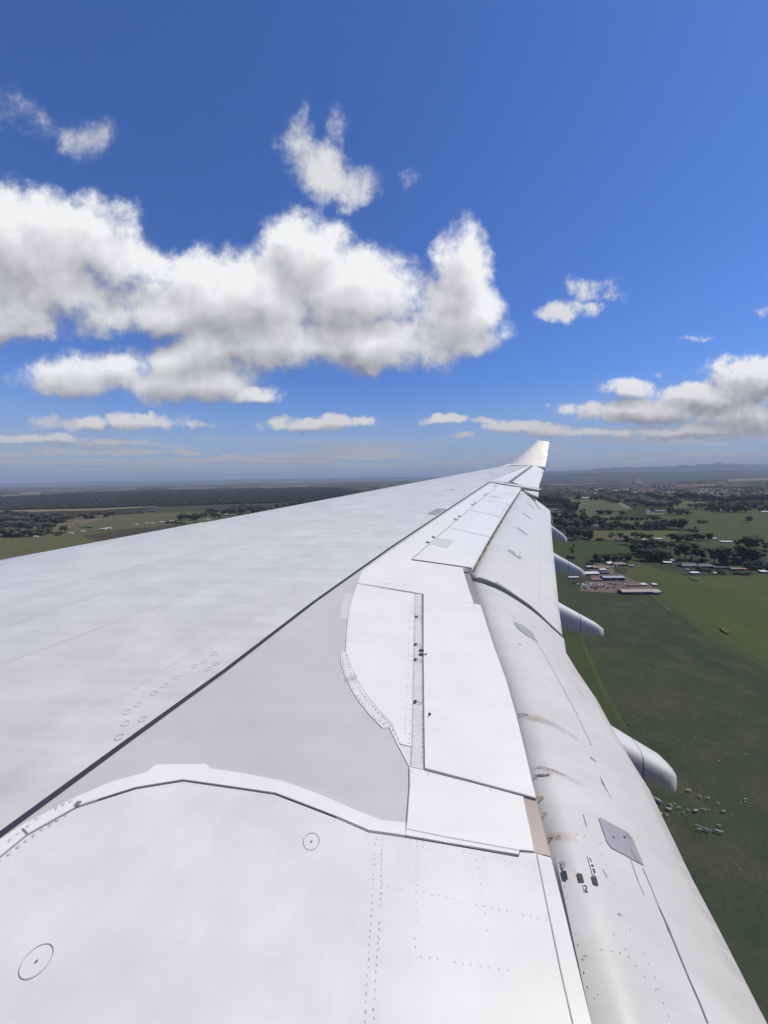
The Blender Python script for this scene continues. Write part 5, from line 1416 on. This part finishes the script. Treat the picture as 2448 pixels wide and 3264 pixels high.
bld(B5, 610, 1332, 70, 'pale pergola roof in front of the homestead', 3, 2.2, 0.3, 'dark', 'grey', skill=True)
bld(B5, 400, 1212, 60, 'white shed behind the garage of the dark homestead', 5, 2.6, 0.6, 'grey', 'white', skill=True)
# middle distance
bld(B5, 1120, 962, 140, 'long white roofed shelter in the wide paddock', 7, 2.6, 0.8, 'dark', 'white', skill=True, rz=-8, openings=3)
bld(B5, 955, 915, 55, 'small white roofed shelter left of the long white one', 4, 2.4, 0.6, 'dark', 'white', skill=True)
bld(B5, 65, 935, 120, 'long low white roofed stable left of the pale drive', 7, 2.8, 0.8, 'dark', 'white', skill=True, openings=4)
bld(B5, 215, 922, 100, 'white roofed stable right beside the long low one', 6, 2.6, 0.7, 'dark', 'white', skill=True, openings=3)
bld(B4, 1150, 938, 130, 'dark low shed under the three separate trees', 6, 2.6, 0.5, 'dark', 'slate', skill=True, openings=3)
bld(B5, 1008, 532, 80, 'bright white shed in the far tree clump', 10, 4.5, 1.4, 'white', 'white', openings=2)
bld(B5, 1265, 535, 60, 'grey white shed at the right end of the far tree clump', 9, 4, 1.2, 'grey', 'white')
bld(B5, 265, 552, 190, 'long pale green roofed shed in the distance', 14, 4.5, 2.0, 'grey', 'green', openings=4)
bld(B5, 385, 522, 72, 'short pale green roofed shed behind the long green one', 9, 4, 1.4, 'grey', 'green')
bld(B5, 70, 553, 60, 'small pale roofed shed left of the long green roof', 8, 4, 1.2, 'grey', 'white')
bld(B5, 780, 298, 85, 'white building against the far shelter belt', 20, 7, 3, 'white', 'grey')
bld(B5, 1625, 560, 100, 'pale roofed house at the right border of the distance', 9, 3.5, 1.6, 'grey', 'white', openings=2)
bld(B4, 708, 372, 155, 'far white roofed farmhouse standing in a row of trees', 14, 5, 2.4, 'cream', 'white', cat='house', name='house', openings=4)
bld(B4, 865, 382, 70, 'small white roofed barn right of the far farmhouse', 8, 4, 1.4, 'grey', 'white')
bld(B4, 372, 356, 80, 'grey roofed shed at the top of the slanting tree belt', 10, 5, 1.8, 'grey', 'grey')
bld(B4, 265, 528, 105, 'wide grey roofed shed beside the outboard flap corner', 10, 4, 1.4, 'dark', 'grey', openings=3)
bld(B4, 370, 596, 78, 'cream walled shed with pale roof near the flap fairings', 7, 3.4, 1.0, 'cream', 'white', openings=2)
bld(B4, 290, 556, 110, 'low pale roofed shed between the grey and the cream shed', 7, 3, .8, 'dark', 'grey', openings=2)
bld(B4, 1395, 405, 80, 'pale roofed house in the far scatter of trees', 9, 4, 1.6, 'grey', 'grey')
for i_, (x, y, w_, lab) in enumerate(((835, 262, 50, 'leftmost tiny white house on the far ridge line'), (890, 245, 60, 'tiny white house just right of the leftmost one on the far ridge'), (1080, 268, 70, 'tiny pale house in the middle of the far ridge line'), (1215, 262, 90, 'wide pale house on the far ridge line'), (1345, 300, 55, 'tiny brown house at the right of the far ridge line'), (820, 305, 60, 'tiny pale house below the far ridge line'), (915, 296, 40, 'tiny white house below the far ridge, right of the other one'))):
    bld(B4, x, y, w_, lab, 14, 6, 2.5, 'white' if i_ != 4 else 'brick', 'grey' if i_ % 2 else 'white', cat='house', name='house')
# left of the wing
bld(L3, 1082, 627, 58, 'left one of two bright white sheds in the olive field', 12, 4.0, 1.0, 'white', 'white', openings=3)
bld(L3, 1138, 618, 46, 'right one of two bright white sheds in the olive field', 10, 4.0, 1.0, 'white', 'white', openings=2)
bld(L3, 745, 670, 42, 'low white hut in the olive field left of the white sheds', 6, 3, 0.8, 'white', 'white')
bld(L3, 870, 651, 32, 'small white hut between the low hut and the white sheds', 6, 3.5, 1.0, 'white', 'white')
bld(L3, 372, 709, 44, 'cream hut with pale roof at the edge of the left wood', 6, 4, 1.0, 'cream', 'white')
bld(L3, 1442, 579, 28, 'tiny white hut alone in the far olive field', 6, 4, 1, 'white', 'white')
bld(L7, 55, 420, 24, 'tiny white shed at the left of the hedge, first of two', 5, 3, .8, 'white', 'white')
bld(L7, 105, 421, 42, 'tiny white shed at the left of the hedge, second of two', 5, 3, .8, 'white', 'white')
bld(L7, 208, 410, 62, 'pale roofed shed just above the first hedge piece', 7, 3.5, 1.0, 'cream', 'white', rz=8)
bld(L7, 292, 398, 32, 'small cream hut above the middle of the first hedge piece', 6, 3, .8, 'cream', 'white')
bld(L7, 600, 388, 62, 'red roofed cottage among trees beside the wing edge', 8, 4, 2, 'white', 'red', cat='house', name='house')
bld(L7, 642, 390, 26, 'white gabled end hut right of the red roofed cottage', 6, 4, 1.5, 'white', 'white')
bld(L7, 535, 390, 42, 'grey roofed shed left of the red roofed cottage', 7, 4, 1, 'grey', 'grey')
bld(L7, 1000, 370, 52, 'white two storey block of the complex beside the wing edge', 14, 12, 1.5, 'white', 'white', cat='building', name='building', openings=3)
bld(L7, 1070, 362, 62, 'white front block right of the two storey block', 14, 9, 1.5, 'white', 'white', cat='building', name='building', openings=4)
bld(L7, 1170, 352, 150, 'long flat roofed grey hall of the white complex', 20, 7, 1.5, 'grey', 'white', cat='building', name='building', openings=5)
bld(L7, 1140, 366, 80, 'low dark front hall of the white complex', 10, 5, 1.0, 'dark', 'blue', cat='building', name='building')
bld(L7, 915, 370, 88, 'low grey roofed wing at the left of the white complex', 12, 4, 1.0, 'grey', 'grey', cat='building', name='building')
bld(L7, 850, 345, 100, 'long pale hall behind the low grey wing of the complex', 12, 5, 1.0, 'grey', 'grey', cat='building', name='building')
bld(L7, 915, 221, 22, 'tiny white house at the forest edge, left one', 10, 6, 2, 'white', 'white', cat='house', name='house')
bld(L7, 1053, 220, 26, 'tiny white house at the forest edge, right one', 10, 6, 2, 'grey', 'white', cat='house', name='house')
bld(L7, 340, 60, 90, 'far pale hall on the plain beyond the forest', 40, 12, 3, 'cream', 'white', cat='building', name='building')
bld(L7, 815, 76, 36, 'far pinkish house on the plain beyond the forest', 20, 12, 4, 'brick', 'terra', cat='building', name='building')

# ================================================================== CARS in the yard
CARM = {'white': plain('car_white', (0.72, 0.72, 0.72), 0.3, 0.03), 'red': plain('car_red', (0.24, 0.035, 0.035), 0.3, 0.05), 'dark': plain('car_dark', (0.05, 0.05, 0.06), 0.3, 0.05), 'silver': plain('car_silver', (0.42, 0.44, 0.46), 0.3, 0.03, metallic=.4), 'blue': plain('car_blue', (0.16, 0.22, 0.32), 0.3, 0.05)}
M_TYRE = plain('tyre', (0.02, 0.02, 0.02), 0.9, 0.1)
def extrude(prof, y0, y1):
    n = len(prof); v = [(x, y0, z) for x, z in prof] + [(x, y1, z) for x, z in prof]
    f = [tuple(range(n)), tuple(reversed(range(n, 2 * n)))] + [((i + 1) % n, i, i + n, (i + 1) % n + n) for i in range(n)]
    return v, f
def raw(name, v, f, m_):
    me = bpy.data.meshes.new(name); me.from_pydata(v, [], f); me.materials.append(m_); me.update(); return me
bv, bf = extrude([(-2.15, .35), (2.15, .35), (2.2, .7), (2.05, .88), (1.0, .95), (.35, 1.42), (-1.15, 1.45), (-1.9, 1.0), (-2.2, .92)], -.85, .85)
gv_, gf_ = extrude([(.98, .98), (.36, 1.36), (-1.12, 1.38), (-1.75, 1.02)], -.862, .862)
wv, wf = extrude([(.32 * math.cos(a * math.pi / 5), .32 * math.sin(a * math.pi / 5) + .32) for a in range(10)], -.1, .1)
CARMESH = {c: raw('body', bv, bf, m_) for c, m_ in CARM.items()}
CGLASS = raw('windows', gv_, gf_, M_GLASS); CWHEEL = raw('wheel', wv, wf, M_TYRE)
def car(px, py, colr, rz, label, group=None):
    X, Y, k = ground_at(px, py)
    r_ = thing('parked_car', label, 'car', (X, Y, 1.05 if False else 0.75), math.radians(rz), group)
    r_.location.z = 0.62
    for nm, me, loc in [('body', CARMESH[colr], (0, 0, 0)), ('windows', CGLASS, (0, 0, 0.0))] + [('wheel', CWHEEL, (x, y, 0)) for x in (-1.35, 1.35) for y in (-.82, .82)]:
        o = bpy.data.objects.new(nm, me); COL.objects.link(o); o.parent = r_; o.location = loc
    return r_
CARS = [(448, 472, 'white'), (460, 492, 'white'), (495, 490, 'white'), (552, 472, 'white'), (585, 470, 'silver'), (560, 495, 'white'), (530, 502, 'silver'), (460, 515, 'red'), (510, 520, 'white'), (560, 515, 'red'), (600, 508, 'red'), (655, 480, 'white'), (688, 478, 'white'), (650, 500, 'blue'), (640, 522, 'red'),
        (690, 515, 'blue'), (722, 505, 'dark'), (745, 520, 'silver'), (780, 525, 'dark'), (425, 520, 'silver'), (480, 535, 'red'), (610, 535, 'dark'), (860, 520, 'dark'), (880, 480, 'red'), (845, 478, 'silver'), (815, 468, 'dark'), (380, 475, 'white'), (345, 455, 'red'), (370, 442, 'red'), (320, 450, 'red'), (840, 240, 'silver'), (890, 235, 'silver'), (1010, 478, 'white'), (800, 330, 'silver'), (740, 325, 'white')]
bycol = {}
for x, y, c in sorted(CARS):
    if y < 340: lab, g_ = (f'{c} car parked beside the brown roofed house' if y < 300 else f'{c} car parked by the dark lean-to'), f'{c} cars near the farm buildings'
    elif x < 400: lab, g_ = f'{c} car in the small group at the left of the car yard', f'{c} cars left of the yard'
    elif x > 800: lab, g_ = f'{c} car parked below the large blue grey shed', f'{c} cars below the blue grey shed'
    else: lab, g_ = f'{c} car in the dense rows of the car yard', f'{c} cars in the yard rows'
    bycol[g_] = bycol.get(g_, -1) + 1
    lab = f'{ORD[bycol[g_]]} from left, {lab}'
    (px, py), = B6((x, y)); car(px, py, c, random.choice((70, 85, 100, 20)) + random.uniform(-8, 8), lab, g_)

# ================================================================== ROCKS AND LOGS on the near pasture
M_ROCK = plain('pale_stone', (0.34, 0.32, 0.25), 0.9, 0.35, 2.0)
M_LOG = plain('grey_timber', (0.32, 0.30, 0.24), 0.9, 0.25, 2.0)
def rock_mesh(seed):
    r = np.random.default_rng(seed); j = 1 + r.uniform(-.3, .3, len(I2V)); v = I2V * j[:, None] * np.array([1, .45, .3])
    me = bpy.data.meshes.new('rock'); me.from_pydata([tuple(p) for p in v], [], I2F); me.materials.append(M_ROCK); me.update(); return me
ROCKM = [rock_mesh(i) for i in range(5)]
def RK(*p): return [(2000 + .2411 * x, 2450 + .2411 * y) for x, y in p]
def rock(px, py, wpx, label, group=None):
    X, Y, k = ground_at(px, py); s_ = 0.8 * wpx * k / FPX / 2
    o = bpy.data.objects.new('rock', random.choice(ROCKM)); COL.objects.link(o)
    o.location = (X, Y, 1.1 + s_ * .12); o.scale = (s_, s_, s_); o.rotation_euler = (0, 0, random.uniform(-.6, .6) - .5)
    tag(o, label, 'rock', group)
for i_, (x, y, w_) in enumerate(sorted(((805, 312, 18), (955, 390, 13), (1062, 415, 13), (1198, 487, 10), (945, 252, 5), (1560, 428, 11), (1557, 465, 7), (1500, 476, 5), (1602, 523, 6), (1275, 590, 14), (1375, 637, 6)))):
    rock(*RK((x, y))[0], w_, f'{ORD[i_]} from left of the pale slabs on the grass above the rubble line', 'stones above the rubble line')
for i_, (x, y, w_) in enumerate(sorted(((400, 450, 30), (350, 410, 14), (535, 560, 22), (680, 540, 14), (645, 550, 8), (800, 575, 12), (905, 583, 20), (1022, 572, 13), (520, 645, 12), (440, 620, 16), (745, 605, 9), (560, 500, 12), (620, 490, 10), (1080, 575, 8), (970, 555, 7), (380, 515, 10), (500, 610, 8), (760, 640, 6), (590, 530, 10), (1140, 590, 6)))):
    rock(*RK((x, y))[0], w_, f'{ORD[i_]} from left of the pale stones in the rubble line by the flap edge', 'stones in the rubble line')
rock(*RK((1208, 782))[0], 14, 'brightest pale stone above the fallen logs')
rock(*RK((1480, 1362))[0], 5, 'small pale stone alone far below the fallen logs')
def log(a, b, wpx, label):
    (ax, ay), (bx, by) = RK(a)[0], RK(b)[0]
    A = np.array(ground_at(ax, ay)); B = np.array(ground_at(bx, by)); k = A[2]; r_ = wpx * k / FPX / 2
    A = np.array([A[0], A[1], 1.1 + r_ * .6]); B = np.array([B[0], B[1], 1.1 + r_ * .6]); c = A.copy()
    d = B - A; L = np.linalg.norm(d); d /= L; p = np.array([-d[1], d[0], 0]); vs, fs = [], []
    N, Mx = 7, 8; r = random.Random(int(L * 100))
    for i in range(N):
        q = A + d * L * i / (N - 1) - c; q = q + p * r.uniform(-.25, .25) * r_; rr = r_ * r.uniform(.8, 1.1) * (1 - .3 * i / N)
        for j in range(Mx):
            a_ = 2 * math.pi * j / Mx; vs.append(q + rr * (p * math.cos(a_) + np.array([0, 0, 1]) * math.sin(a_)))
    for i in range(N - 1):
        for j in range(Mx):
            j2 = (j + 1) % Mx; fs.append((i * Mx + j, i * Mx + j2, (i + 1) * Mx + j2, (i + 1) * Mx + j))
    fs += [tuple(reversed(range(Mx))), tuple((N - 1) * Mx + j for j in range(Mx))]
    o = mesh_obj('fallen_log', vs, fs, M_LOG); o.location = tuple(c); tag(o, label, 'log')
log((895, 775), (1010, 820), 4, 'thin upper fallen log left of the bright stone')
log((912, 825), (990, 845), 4, 'short thin log below the thin upper log')
log((1020, 828), (1105, 862), 6, 'middle fallen log on the cloud shaded pasture')
log((1150, 850), (1272, 885), 8, 'thickest fallen log below the bright stone')
for i_, (x, y, w_) in enumerate(sorted(((893, 375, 5), (952, 382, 5), (1047, 353, 5), (825, 657, 6), (853, 686, 6), (873, 686, 6), (785, 702, 7), (806, 714, 7), (835, 750, 5), (886, 748, 5), (1207, 795, 6), (1270, 815, 7), (1353, 940, 7), (1278, 750, 4), (1520, 900, 5)))):
    (px, py), = C5((x, y)); rock(px, py, w_, f'{ORD[i_]} from left of the small stones dotted on the open pasture', 'stones dotted on the pasture')
for (x, y, w_) in ((1232, 710, 7), (1245, 722, 7), (1285, 730, 6), (1220, 690, 5)):
    (px, py), = B6((x, y)); rock(px, py, w_, 'pale stone in the small heap below the longest shed', 'heap below the longest shed')

# ================================================================== HAZE
HAZE_DENSITY = 4.6e-5
hz_m = bpy.data.materials.new('haze'); hz_m.use_nodes = True; nt = hz_m.node_tree; nt.nodes.clear()
pv = nt.nodes.new('ShaderNodeVolumePrincipled'); pv.inputs['Color'].default_value = (0.72, 0.84, 1.0, 1); pv.inputs['Density'].default_value = HAZE_DENSITY
ho = nt.nodes.new('ShaderNodeOutputMaterial'); nt.links.new(pv.outputs[0], ho.inputs['Volume'])
v_, f_ = box(-72000, 72000, -72000, 72000, -6, 900)
haze = mesh_obj('haze', v_, f_, hz_m, kind='stuff'); haze['label'] = 'pale blue haze filling the air over the plain'; haze['category'] = 'haze'
